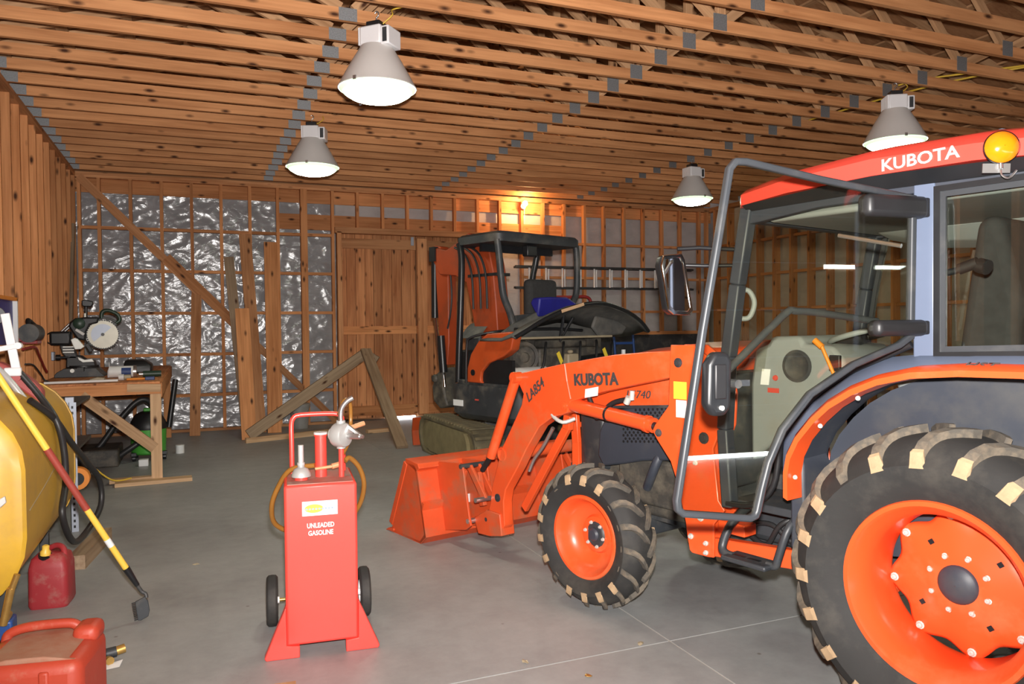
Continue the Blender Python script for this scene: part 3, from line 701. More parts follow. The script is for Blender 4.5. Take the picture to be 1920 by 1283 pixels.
# loader
lo = sub('front_loader', tr)
arm = [(2.62, 1.222), (2.40, 1.262), (2.2, 1.297), (1.95, 1.336), (1.75, 1.365), (1.5, 1.386), (1.22, 1.40), (1.22, 1.268), (1.342, 1.262), (1.60, 1.21), (1.852, 1.156), (2.111, 1.084), (2.138, 1.02), (2.19, 1.0), (2.265, 0.985), (2.40, 0.91), (2.53, 0.757), (2.62, 0.63), (2.70, 0.53), (2.753, 0.465), (2.777, 0.385),
       (2.768, 0.228), (2.80, 0.19), (2.92, 0.18), (2.984, 0.20), (2.95, 0.28), (2.92, 0.36), (2.906, 0.453), (2.79, 0.73), (2.68, 0.88), (2.575, 1.03), (2.555, 1.10), (2.60, 1.16), (2.645, 1.19)]
for y0, y1 in ((0.395, 0.47), (-0.47, -0.395)):
    obj('boom_arm', G().prism(arm, y0, y1), 'orange', lo, bevel=0.006)
    obj('weld_seam', G().tube([(2.155, y1 + 0.002, 1.30), (2.135, y1 + 0.002, 1.2), (2.105, y1 + 0.002, 1.10)], 0.006, 6), 'orange', lo)
    obj('cross_tube_end', G().lathe([(0.044, 0), (0.047, 0.004), (0.040, 0.006), (0.036, -0.012), (0.001, -0.014)], 24, (2.785, y1, 0.69), (0, 1, 0), cap=False), 'orange', lo, smooth=40)
    for x, z in ((2.60, 1.196), (2.165, 1.055), (2.955, 0.235), (2.835, 0.40)):
        obj('pivot_pin', G().lathe([(0.026, -0.01), (0.026, 0.008), (0.014, 0.009), (0.014, 0.016), (0.001, 0.017)], 16, (x, y1, z), (0, 1, 0), cap=False), 'char' if x != 2.165 else 'orange', lo, smooth=30)
    ym = (y0 + y1) / 2
    obj('lift_cylinder', G().cyl((2.13, ym, 1.062), (1.50, ym, 1.003), 0.040).cyl((1.555, ym, 1.008), (1.535, ym, 1.006), 0.046), 'orange', lo, smooth=40)
    obj('lift_rod', G().cyl((1.52, ym, 1.004), (1.405, ym, 0.98), 0.022), 'dark', lo, smooth=40)
    obj('hose_band', G().cyl((1.84, ym, 1.035), (1.825, ym, 1.0335), 0.043), 'dark', lo, smooth=40)
    obj('tilt_cylinder', G().cyl((2.605, ym + 0.055, 1.196), (2.885, ym + 0.055, 0.665), 0.033), 'orange', lo, smooth=40)
    obj('tilt_rod', G().cyl((2.88, ym + 0.055, 0.675), (3.02, ym + 0.03, 0.555), 0.018), 'dark', lo, smooth=40)
    obj('tilt_lug', G().lathe([(0.036, -0.03), (0.036, 0.03)], 20, (2.60, ym + 0.055, 1.20), (0, 1, 0)), 'orange', lo, smooth=40)
    obj('leveling_link', G().bar((2.245, ym - 0.07, 0.985), (2.26, ym - 0.07, 0.90), 0.04, 0.06, (1, 0, 0)).bar((2.255, ym - 0.07, 0.92), (2.69, ym - 0.07, 0.34), 0.03, 0.055, (1, 0, 0)), 'orange', lo, bevel=0.004)
    obj('oil_pipe', G().tube([(2.36, ym - 0.04, 0.90), (2.47, ym - 0.05, 0.77), (2.56, ym - 0.05, 0.68), (2.60, ym - 0.04, 0.60)], 0.012, 8, sm=4), 'steel', lo, smooth=60)
    obj('pipe_clamp', G().tube([(2.16, ym - 0.04, 0.975), (2.20, ym + 0.02, 0.955), (2.28, ym + 0.03, 0.99), (2.295, ym, 1.02)], 0.012, 8, sm=4), 'zinc', lo, smooth=60)
    post_o = [(1.19, 1.425), (1.335, 1.425), (1.345, 1.26), (1.352, 1.12), (1.44, 1.02), (1.46, 0.985), (1.43, 0.945), (1.34, 0.845), (1.30, 0.752), (1.246, 0.56), (1.235, 0.49), (1.222, 0.428), (1.205, 0.418), (1.113, 0.42), (1.078, 0.425), (1.077, 0.584), (1.014, 0.66), (1.05, 0.70), (1.08, 0.94), (1.03, 1.05), (1.02, 1.20), (1.06, 1.34)]
    for a, b in ((y1 + 0.004, y1 + 0.02), (y0 - 0.02, y0 - 0.004)):
        obj('loader_post', G().prism(post_o, a, b), 'orange', lo, bevel=0.004)
    for x, z, r in ((1.285, 1.338, 0.024), (1.415, 0.98, 0.02), (1.13, 0.985, 0.028), (1.18, 0.86, 0.012), (1.15, 0.60, 0.016), (1.21, 0.50, 0.014), (1.12, 0.485, 0.012), (1.12, 0.44, 0.012), (0.98, 0.51, 0.012)):
        if x > 1.0: obj('bolt', G().lathe([(r, -0.002), (r, 0.006), (r * 0.7, 0.008), (r * 0.6, 0.016), (0.001, 0.017)], 12, (x, y1 + 0.02, z), (0, 1, 0), cap=False), 'zinc' if r < 0.02 else 'char', lo, smooth=30)
    obj('sub_frame_rail', G().prism([(1.14, 0.405), (1.14, 0.495), (0.66, 0.537), (0.25, 0.56), (0.25, 0.47), (0.70, 0.45)], y0 - 0.02, y0 + 0.03), 'orange', lo, bevel=0.005)
    obj('mount_bracket', G().box(0.93, 1.08, y0 - 0.03, y0 + 0.06, 0.545, 0.60), 'orange', lo, bevel=0.005)
obj('cross_tube', G().cyl((2.785, -0.40, 0.69), (2.785, 0.40, 0.69), 0.042), 'orange_dirty', lo, smooth=40)
obj('grille_guard', G().bar((2.38, 0.20, 1.0), (2.36, 0.20, 0.78), 0.03, 0.06, (1, 0, 0)).bar((2.36, 0.20, 0.79), (2.28, 0.27, 0.58), 0.03, 0.06, (1, 0, 0)).bar((2.38, -0.20, 1.0), (2.36, -0.20, 0.78), 0.03, 0.06, (1, 0, 0)).bar((2.36, -0.20, 0.79), (2.28, -0.27, 0.58), 0.03, 0.06, (1, 0, 0)).bar((2.375, -0.2, 0.90), (2.375, 0.2, 0.90), 0.03, 0.03), 'orange', lo, bevel=0.004)
obj('brake_hose', G().tube([(2.03, 0.40, 1.115), (1.97, 0.40, 1.02), (1.93, 0.42, 1.01), (1.84, 0.40, 1.09), (1.70, 0.40, 1.125)], 0.014, 8, sm=5), 'hose', lo, smooth=60)
obj('hose_fitting', G().cyl((1.69, 0.40, 1.12), (1.685, 0.40, 1.17), 0.014).cyl((1.70, 0.41, 1.135), (1.72, 0.41, 1.10), 0.018), 'zinc', lo, smooth=40)
text('lettering', 'KUBOTA', 0.090, 'letter_dark', lo, mx((-1, 0, 0.145), (0, 0, 1), (0, 1, 0), (2.075, 0.4715, 1.182)), offset=0.0034, sx=1.05)
text('lettering', 'LA854', 0.085, 'letter_dark', lo, mx((-0.80, 0, 0.60), (0.55, 0, 0.83), (0, 1, 0), (2.50, 0.4715, 1.05)), shear=0.2, sx=0.9, offset=0.001)
obj('rating_plate', G().prism([(1.985, 1.115), (1.88, 1.135), (1.875, 1.185), (1.98, 1.165)], 0.470, 0.4725), 'label_white', lo)
obj('warning_label', G().prism([(1.315, 1.16), (1.235, 1.16), (1.235, 1.245), (1.315, 1.245)], 0.490, 0.4925), 'label_yellow', lo)
obj('warning_label', G().prism([(1.30, 1.07), (1.235, 1.07), (1.235, 1.155), (1.30, 1.155)], 0.490, 0.4925), 'label_white', lo)

# bucket
bk = sub('bucket', tr)
sidep = [(3.90, 0.005), (3.86, 0.05), (3.65, 0.545), (3.53, 0.545), (3.50, 0.50), (3.375, 0.06), (3.45, 0.0)]
bw0, bw1 = -0.76, 0.70
for y in (bw0, bw1 - 0.018): obj('side_plate', G().prism(sidep, y, y + 0.018), 'orange_dirty', bk, bevel=0.003)
obj('edge_strip', G().bar((3.885, bw1 - 0.012, 0.06), (3.65, bw1 - 0.012, 0.545), 0.05, 0.035, (0, 1, 0)), 'orange_dirty', bk, bevel=0.004)
obj('back_plate', G().prism([(3.45, 0.0), (3.375, 0.06), (3.485, 0.50), (3.53, 0.545), (3.545, 0.535), (3.505, 0.49), (3.40, 0.075), (3.46, 0.018)], bw0, bw1), 'orange_dirty', bk)
obj('floor_plate', G().prism([(3.45, 0.0), (3.46, 0.016), (3.86, 0.014), (3.93, 0.004), (3.93, 0.0)], bw0, bw1), 'orange_dirty', bk)
obj('cutting_edge', G().prism([(3.83, 0.014), (3.83, 0.032), (3.90, 0.026), (3.945, 0.004), (3.945, 0.0)], bw0 - 0.012, bw1 + 0.012), 'orange_dirty', bk, bevel=0.003)
obj('top_rail', G().prism([(3.50, 0.50), (3.655, 0.548), (3.655, 0.575), (3.48, 0.56), (3.46, 0.53)], bw0, bw1), 'orange_dirty', bk, bevel=0.004)
obj('rear_brace', G().prism([(3.42, 0.24), (3.40, 0.29), (3.425, 0.30), (3.44, 0.27)], bw0, bw1), 'orange_dirty', bk)
for yc in (0.43, -0.43):
    for dy in (-0.10, 0.10, 0.0) if yc > 0 else (-0.08, 0.08):
        if dy == 0.0: continue
        obj('hanger_plate', G().prism([(3.40, 0.08), (3.50, 0.52), (3.46, 0.56), (3.20, 0.585), (3.15, 0.56), (3.08, 0.24), (3.06, 0.18), (3.12, 0.14)], yc + dy - 0.008, yc + dy + 0.008), 'orange_dirty', bk, bevel=0.003)
    obj('coupler_link', G().bar((3.17, yc + 0.035, 0.555), (2.99, yc + 0.035, 0.36), 0.02, 0.05, (1, 0, 0)).bar((3.17, yc - 0.035, 0.555), (2.99, yc - 0.035, 0.36), 0.02, 0.05, (1, 0, 0)), 'orange_dirty', bk, bevel=0.003)
    obj('coupler_strut', G().bar((3.34, yc + 0.06, 0.20), (3.20, yc + 0.06, 0.54), 0.02, 0.06, (1, 0, 0)).bar((3.06, yc, 0.30), (3.12, yc, 0.52), 0.03, 0.05, (1, 0, 0)), 'orange_dirty', bk, bevel=0.003)
    for x, z in ((3.17, 0.565), (2.99, 0.365), (3.09, 0.205)):
        obj('coupler_pin', G().cyl((x, yc - 0.115, z), (x, yc + 0.115, z), 0.017, n=12), 'steel' if x < 3.1 else 'char', bk, smooth=40)
    obj('shoe', G().prism([(2.92, 0.13), (2.78, 0.16), (2.80, 0.30), (2.95, 0.30), (3.10, 0.22), (3.05, 0.12)], yc - 0.055, yc + 0.055), 'orange_dirty', bk, bevel=0.006)
obj('latch_tag', G().box(3.36, 3.368, 0.34, 0.38, 0.26, 0.32), 'label_white', bk)

# cab ------------------------------------------------------------
cb = sub('cab', tr)
def pillar(pts, w, d, y, mt, nm='pillar'):
    g = G()
    for a, b in zip(pts[:-1], pts[1:]): g.bar((a[0], y, a[1]), (b[0], y, b[1]), d, w, (1, 0, 0))
    return obj(nm, g, mt, cb, bevel=0.008)
for s in (1, -1):
    pillar([(0.835, 2.03), (0.895, 1.70), (0.945, 1.38), (0.965, 1.05), (0.94, 0.70)], 0.055, 0.06, s * 0.545, 'blue_grey', 'front_pillar')
    obj('middle_pillar', G().box(0.048, 0.122, min(s*.50, s*.566), max(s*.50, s*.566), 1.37, 2.03), 'pillar', cb, bevel=0.006)
    pillar([(-0.42, 2.03), (-0.44, 1.40)], 0.07, 0.06, s * 0.535, 'pillar', 'rear_pillar')
    ya, yb = sorted((s * 0.515, s * 0.56))
    obj('roof_rail', G().prism([(0.86, 1.955), (0.86, 2.02), (-0.45, 2.03), (-0.45, 1.995), (0.5, 1.99)], ya, yb), 'blue_grey', cb, bevel=0.005)
    obj('belt_rail', G().prism([(0.12, 1.365), (0.12, 1.41), (-0.45, 1.425), (-0.45, 1.375)], ya, yb), 'pillar', cb, bevel=0.005)
    o_ = [(0.05, 1.40), (0.05, 2.005), (-0.41, 2.005), (-0.41, 1.415)]; i_ = [(0.030, 1.42), (0.030, 1.985), (-0.39, 1.985), (-0.39, 1.435)]
    obj('window_gasket', G().ring(o_, i_, s * 0.553, s * 0.569), 'black', cb)
    i2 = [(0.012, 1.44), (0.012, 1.965), (-0.37, 1.965), (-0.37, 1.455)]
    obj('window_seal', G().ring(i_, i2, s * 0.548, s * 0.562), 'frame', cb)
    obj('quarter_window', G().box(-0.39, 0.03, s * 0.556 - 0.002, s * 0.556 + 0.002, 1.43, 1.99), 'clear_glass', cb)
    # door seal along the fender line
    sl = [(0.94, 0.72), (0.80, 0.74), (0.70, 0.84), (0.672, 1.0), (0.655, 1.05), (0.58, 1.156), (0.485, 1.25), (0.351, 1.341), (0.226, 1.40), (0.125, 1.445)]
    obj('door_seal', G().tube([(x, s * 0.568, z) for x, z in sl], 0.014, 8, sm=4), 'dark', cb, smooth=60)
obj('windshield', G().add([(0.86, 0.52, 1.98), (0.86, -0.52, 1.98), (0.965, -0.52, 1.30), (0.965, 0.52, 1.30)], [(0, 1, 2, 3)]), 'cab_glass', cb)
obj('rear_window', G().box(-0.452, -0.448, -0.50, 0.50, 1.42, 2.0), 'clear_glass', cb)
obj('rear_frame', G().bar((-0.45, -0.52, 2.01), (-0.45, 0.52, 2.01), 0.05, 0.05).bar((-0.45, -0.52, 1.40), (-0.45, 0.52, 1.40), 0.05, 0.06), 'blue_grey', cb)
obj('front_header', G().bar((0.845, -0.54, 2.0), (0.845, 0.54, 2.0), 0.06, 0.06), 'blue_grey', cb, bevel=0.008)
obj('cowl', G().box(1.05, 1.12, -0.46, 0.40, 0.74, 1.30), 'char', cb, bevel=0.02)
# roof shell
def roof_sec(x, w, zb, zt, zc):
    pts = [(x, w, zb), (x, w, zt), (x, w * 0.93, zt + (zc - zt) * 0.45), (x, w * 0.7, zt + (zc - zt) * 0.85), (x, w * 0.35, zc), (x, 0, zc)]
    return pts + [(x, -p[1], p[2]) for p in reversed(pts[:-1])]
obj('roof', G().loft([roof_sec(0.93, 0.40, 2.02, 2.045, 2.06), roof_sec(0.885, 0.54, 2.025, 2.06, 2.105), roof_sec(0.83, 0.61, 2.035, 2.08, 2.14), roof_sec(0.60, 0.622, 2.056, 2.11, 2.19), roof_sec(0.25, 0.622, 2.068, 2.13, 2.215), roof_sec(-0.1, 0.622, 2.064, 2.12, 2.205), roof_sec(-0.4, 0.61, 2.045, 2.10, 2.17), roof_sec(-0.56, 0.56, 2.03, 2.07, 2.11)]), 'roof_red', cb, smooth=30)
obj('roof_underside', G().loft([[(x, w, z1), (x, w * 0.93, z0), (x, -w * 0.93, z0), (x, -w, z1)] for x, w, z0, z1 in ((0.91, 0.44, 2.0, 2.025), (0.83, 0.605, 2.012, 2.037), (0.25, 0.615, 2.02, 2.07), (-0.4, 0.60, 2.01, 2.047), (-0.52, 0.55, 2.0, 2.03))]), 'black', cb, smooth=30)
obj('headliner', G().box(-0.40, 0.78, -0.49, 0.49, 1.965, 2.0), 'cab_grey', cb, bevel=0.02)
obj('headliner_duct', G().loft([[(x, -0.50, 1.97), (x, -0.50, z), (x, -0.36, z + 0.03), (x, -0.30, 1.97)] for x, z in ((0.74, 1.94), (0.5, 1.88), (0.10, 1.85), (-0.1, 1.88))]), 'cab_grey', cb, bevel=0.01)
obj('inner_post', G().tube([(0.62, -0.49, 1.95), (0.55, -0.50, 1.86), (0.545, -0.50, 1.50), (0.52, -0.50, 1.30)], 0.028, 8, sm=4), 'blue_grey', cb, smooth=60)
text('lettering', 'KUBOTA', 0.060, 'letter_light', cb, mx((-1, 0, 0.03), (0, 0, 1), (0, 1, 0), (0.21, 0.6235, 2.078)), offset=0.0012, sx=1.12)
# interior
con = [(0.93, 1.465), (0.775, 1.468), (0.76, 1.432), (0.62, 1.425), (0.56, 1.36), (0.58, 1.28), (0.621, 1.234), (0.70, 1.15), (0.917, 0.965), (1.042, 0.86), (1.045, 1.235), (1.02, 1.40), (0.945, 1.43)]
obj('dash_console', G().prism(con, -0.22, 0.25), 'cab_grey', cb, bevel=0.02)
obj('dash_recess', G().lathe([(0.001, 0), (0.07, 0.0), (0.075, 0.004), (0.06, 0.006)], 24, (0.79, 0.252, 1.33), (0, 1, 0), cap=False), 'char', cb, smooth=40)
obj('console_label', G().prism([(0.985, 1.235), (0.94, 1.235), (0.93, 1.31), (0.975, 1.31)], 0.251, 0.254), 'label_white', cb)
obj('console_label', G().prism([(0.945, 1.20), (0.885, 1.20), (0.885, 1.222), (0.945, 1.222)], 0.251, 0.254), 'label_red', cb)
obj('console_knob', G().lathe([(0.014, 0), (0.012, 0.006), (0.001, 0.007)], 14, (0.905, 0.25, 1.27), (0, 1, 0), cap=False), 'label_red', cb, smooth=40)
obj('lever', G().cyl((0.60, 0.27, 1.30), (0.655, 0.28, 1.43), 0.008).cyl((0.65, 0.28, 1.42), (0.685, 0.282, 1.45), 0.014), 'safety_orange', cb, smooth=40)
obj('switch_block', G().box(0.575, 0.625, 0.25, 0.27, 1.315, 1.385), 'dark', cb, bevel=0.004)
obj('steering_wheel', G().tube([(0.60 + 0.15 * math.cos(t), 0.16 * math.sin(t), 1.47 - 0.04 * math.cos(t)) for t in [2 * PI * i / 24 for i in range(24)]], 0.013, 8, closed=True), 'cab_grey', cb, smooth=60)
obj('steering_column', G().cyl((0.80, 0, 1.40), (0.61, 0, 1.46), 0.03), 'dark', cb, smooth=40)
obj('grab_handle', G().tube([(0.935, 0.49, 1.67), (0.895, 0.47, 1.675), (0.87, 0.46, 1.62), (0.89, 0.47, 1.555), (0.935, 0.49, 1.55)], 0.012, 8, sm=6), 'cab_grey', cb, smooth=60)
obj('seat_cushion', G().box(-0.05, 0.42, -0.24, 0.24, 0.98, 1.14), 'seat', cb, bevel=0.05, seg=4)
obj('seat_back', G().prism([(0.16, 1.10), (0.10, 1.55), (0.05, 1.92), (-0.03, 1.93), (-0.10, 1.60), (-0.06, 1.08)], -0.22, 0.22), 'seat', cb, bevel=0.04, seg=4)
obj('armrest', G().box(-0.02, 0.30, 0.27, 0.33, 1.26, 1.33), 'cab_grey', cb, bevel=0.015)
obj('right_console', G().prism([(0.40, 1.0), (0.45, 1.30), (0.10, 1.42), (-0.40, 1.48), (-0.42, 1.0)], -0.52, -0.30), 'cab_grey', cb, bevel=0.02)
obj('rear_trim_post', G().prism([(-0.17, 1.98), (-0.27, 1.98), (-0.36, 1.44), (-0.26, 1.44)], -0.53, -0.47), 'cab_grey', cb, bevel=0.01)
obj('switch_plate', G().box(-0.235, -0.19, -0.47, -0.465, 1.66, 1.76), 'dark', cb)
obj('safety_label', G().box(-0.28, -0.225, -0.47, -0.465, 1.52, 1.64), 'label_white', cb)
obj('floor_pan', G().box(0.50, 0.95, -0.52, 0.52, 0.70, 0.735).box(0.02, 0.50, -0.37, 0.37, 0.70, 0.735), 'char', cb, bevel=0.006)
obj('wiper_motor', G().cyl((-0.02, 0.53, 1.71), (-0.08, 0.53, 1.73), 0.02).cyl((-0.08, 0.52, 1.72), (-0.11, 0.53, 1.71), 0.026).cyl((0.02, 0.53, 1.70), (-0.03, 0.53, 1.71), 0.012), 'dark', cb, smooth=40)
# amber lamp on a bracket
bl = sub('turn_signal', cb, mx((0.77, 0.64, 0), (0, 0, 1), (0.64, -0.77, 0), (-0.20, 0.655, 2.085)))
obj('lens', G().lathe([(0.001, -0.024), (0.024, -0.021), (0.042, -0.010), (0.050, 0.002)], 32, axis=(0, 0, 1), cap=False), 'amber', bl, smooth=60)
obj('housing', G().lathe([(0.052, 0.0), (0.053, 0.008), (0.042, 0.03), (0.001, 0.034)], 32, axis=(0, 0, 1), cap=False), 'dark', bl, smooth=50)
obj('bracket', G().bar((0.05, -0.062, 0.02), (-0.03, -0.066, 0.02), 0.03, 0.006).cyl((0, -0.068, 0.01), (0, -0.046, 0.012), 0.008).tube([(0, -0.068, 0.01), (0.0, -0.09, 0.0), (-0.02, -0.10, 0.0), (-0.045, -0.075, 0.01)], 0.003, 6, sm=5), 'steel', bl, smooth=40)

# open left door, hinged on the middle pillar
ph = math.radians(72)
dr = sub('open_door', cb, mx((math.cos(ph), math.sin(ph), 0), (-math.sin(ph), math.cos(ph), 0), (0, 0, 1), (0.10, 0.615, 0)))
dout = [(-0.01, 1.975), (0.166, 1.995), (0.40, 2.022), (0.70, 2.064), (0.745, 2.062), (0.772, 2.03), (0.82, 1.78), (0.875, 1.507), (0.93, 1.20), (0.972, 0.97), (0.968, 0.935), (0.945, 0.915), (0.80, 0.893), (0.69, 0.876), (0.66, 0.885), (0.65, 0.905), (0.63, 0.98), (0.605, 1.06), (0.55, 1.165), (0.44, 1.277), (0.26, 1.371), (0.06, 1.435), (0.0, 1.47)]
def inset(poly, d):
    n = len(poly); out = []
    for i in range(n):
        a, b, c = Vector(poly[i - 1]), Vector(poly[i]), Vector(poly[(i + 1) % n])
        e1 = (b - a).normalized(); e2 = (c - b).normalized()
        n1 = Vector((e1.y, -e1.x)); n2 = Vector((e2.y, -e2.x)); nn = (n1 + n2)
        nn = nn / max(0.3, nn.length_squared) * 2
        out.append(tuple(b + nn * d))
    return out
din = inset(dout, 0.022)
obj('door_frame', G().ring(dout, din, -0.014, 0.014), 'frame', dr, bevel=0.006)
obj('door_glass', G().prism(inset(dout, 0.014), -0.002, 0.002), 'cab_glass', dr)
hd = obj('latch_handle', G().prism([(0.79, 1.26), (0.81, 1.235), (0.855, 1.235), (0.88, 1.27), (0.875, 1.40), (0.85, 1.438), (0.80, 1.438), (0.785, 1.41)], 0.004, 0.05), 'black', dr, bevel=0.014, seg=3)
obj('latch_recess', G().box(0.812, 0.853, 0.048, 0.056, 1.29, 1.40), 'dark', hd, bevel=0.006)
obj('latch_bolt', G().cyl((0.83, 0.05, 1.262), (0.83, 0.058, 1.262), 0.008), 'zinc', hd, smooth=30)
obj('latch_striker', G().cyl((0.765, 0.0, 1.335), (0.765, 0.05, 1.335), 0.014).box(0.70, 0.765, 0.0, 0.02, 1.325, 1.345), 'char', dr, smooth=40)
obj('door_bar', G().tube([(0.80, -0.03, 1.34), (0.75, -0.035, 1.37), (0.52, -0.04, 1.555), (0.47, -0.04, 1.568), (0.36, -0.04, 1.56), (0.13, -0.03, 1.53)], 0.013, 10, sm=3), 'frame', dr, smooth=60)
for z0, z1, s1 in ((1.895, 1.972, 0.22), (1.478, 1.535, 0.18)):
    h_ = obj('hinge_cover', G().box(-0.05, s1, -0.035, 0.03, z0, z1), 'dark', dr, bevel=0.02, seg=3)
    obj('hinge_leaf', G().box(-0.085, -0.04, -0.03, 0.02, z0 + 0.004, z1 - 0.004), 'dark', h_, bevel=0.006)
obj('gas_strut', G().cyl((0.02, -0.03, 1.80), (0.10, -0.25, 1.86), 0.008), 'steel', dr, smooth=40)
# closed right door
rd = sub('closed_door', cb)
ro = [(0.10, 1.985), (0.80, 1.985), (0.86, 1.70), (0.91, 1.38), (0.93, 1.05), (0.90, 0.76), (0.72, 0.76), (0.68, 0.95), (0.58, 1.156), (0.485, 1.25), (0.351, 1.341), (0.13, 1.44)]
ri = inset(ro, 0.02)
obj('door_frame', G().ring(ro, ri, -0.575, -0.55), 'frame', rd)
obj('door_glass', G().prism(inset(ro, 0.012), -0.564, -0.560), 'cab_glass', rd)

# fenders
arc = [(0.567, 0.83), (0.567, 0.93), (0.553, 1.0), (0.515, 1.075), (0.45, 1.155), (0.38, 1.22), (0.29, 1.278), (0.19, 1.322), (0.07, 1.352), (-0.09, 1.366), (-0.28, 1.368), (-0.42, 1.35), (-0.52, 1.30)]
seal = [(0.66, 0.83), (0.66, 0.95), (0.655, 1.05), (0.62, 1.11), (0.58, 1.156), (0.485, 1.25), (0.38, 1.325), (0.226, 1.395), (0.10, 1.41), (-0.09, 1.415), (-0.28, 1.42), (-0.42, 1.42), (-0.50, 1.38)]
def off(p, d, c=(0.0, 0.55)):
    v = Vector((p[0] - c[0], p[1] - c[1])); v *= (v.length + d) / v.length; return (c[0] + v.x, c[1] + v.y)
for s in (1, -1):
    fe = sub('fender', tr)
    g = G(); secs = []
    for p in arc:
        a = off(p, 0.022); b = off(p, -0.022)
        secs.append([(a[0], s * 0.60, a[1]), (off(p, 0.016)[0], s * 0.675, off(p, 0.016)[1]), (p[0], s * 0.70, p[1]), (b[0], s * 0.70, b[1]), (b[0], s * 0.60, b[1])])
    obj('fender_trim', g.loft(secs), 'orange', fe, smooth=50)
    g = G(); n = len(arc); vs = []
    for p, q in zip(arc, seal):
        a = off(p, 0.006)
        vs += [(a[0], s * 0.63, a[1]), (q[0], s * 0.56, q[1] if q[1] > a[1] else a[1]), (q[0] - 0.005, s * 0.53, q[1])]
    fs = [(3*i + j, 3*i + j + 1, 3*i + j + 4, 3*i + j + 3) for i in range(n - 1) for j in range(2)]
    obj('fender_shoulder', g.add(vs, fs), 'pillar', fe, smooth=60)
    g = G(); vs = []
    for p in arc:
        a = off(p, -0.01); vs += [(a[0], s * 0.62, a[1]), (off(p, -0.005)[0], s * 0.40, off(p, -0.005)[1])]
    obj('fender_top', g.add(vs, [(2*i, 2*i + 1, 2*i + 3, 2*i + 2) for i in range(n - 1)]), 'blue_grey', fe, smooth=60)
    inner = [off(p, -0.02) for p in arc] + [(-0.52, 0.75), (0.30, 0.60), (0.60, 0.60)]
    obj('inner_panel', G().prism(inner, s * 0.40, s * 0.385), 'blue_grey', fe)
    obj('front_flap', G().prism([(0.60, 0.60), (0.60, 0.98), (0.57, 1.02), (0.54, 0.95), (0.53, 0.60)], s * 0.40, s * 0.60), 'blue_grey', fe, bevel=0.01)
    for i in (0, 3, 5):
        obj('trim_screw', G().lathe([(0.010, 0), (0.008, 0.005), (0.001, 0.006)], 10, (off(arc[i + 1], -0.035)[0], s * 0.66, off(arc[i + 1], -0.035)[1]), (0, s, 0), cap=False), 'zinc', fe, smooth=40)
    if s > 0: text('lettering', 'HST', 0.034, 'letter_dark', fe, mx((-1, 0, 0), (0, -0.75, 0.66), (0, 0.66, 0.75), (-0.09, 0.672, 1.377)), shear=0.3, sx=1.6)
obj('fender_brace', G().cyl((-0.30, 0.41, 1.20), (-0.22, 0.42, 1.10), 0.014), 'black', tr, smooth=40)
# step
stp = sub('step', tr)
obj('step_hanger', G().tube([(0.90, 0.46, 0.70), (0.905, 0.58, 0.64), (0.925, 0.62, 0.545), (0.90, 0.63, 0.515), (0.86, 0.63, 0.51)], 0.019, 8, sm=4), 'frame', stp, smooth=60)
obj('step_hanger', G().tube([(0.60, 0.46, 0.74), (0.602, 0.60, 0.69), (0.635, 0.63, 0.56), (0.65, 0.63, 0.52), (0.69, 0.63, 0.515)], 0.017, 8, sm=4), 'frame', stp, smooth=60)
obj('tread_plate', G().box(0.66, 0.885, 0.57, 0.69, 0.500, 0.522), 'frame', stp, bevel=0.008)
for i in range(2): obj('tread_slot', G().box(0.72 + i * 0.075, 0.78 + i * 0.075, 0.625, 0.645, 0.5215, 0.5235), 'black', stp)
# mirror
mi = sub('mirror', tr, mx((0.30, 0.954, 0), (0.954, -0.30, 0), (0, 0, 1), (1.05, 0.78, 1.70)) @ Matrix.Rotation(math.radians(12), 4, 'Y'))
mo = [(-0.055, 0.13), (-0.065, 0.10), (-0.058, -0.13), (-0.04, -0.145), (0.04, -0.125), (0.062, -0.10), (0.055, 0.10), (0.035, 0.14)]
obj('housing', G().prism(mo, 0.0, 0.055), 'black', mi, bevel=0.014, seg=3)
obj('bezel', G().ring(mo, [(x * 0.78, z * 0.86) for x, z in mo], -0.012, 0.002), 'chrome', mi, bevel=0.003)
obj('mirror_glass', G().prism([(x * 0.80, z * 0.88) for x, z in mo], -0.006, -0.001), 'mirror', mi)
obj('mirror_arm', G().tube([(1.055, 0.76, 1.86), (1.0, 0.68, 1.865), (0.90, 0.56, 1.855)], 0.010, 8).tube([(1.06, 0.73, 1.79), (0.99, 0.66, 1.785), (0.90, 0.56, 1.785)], 0.009, 8), 'black', tr, smooth=60)

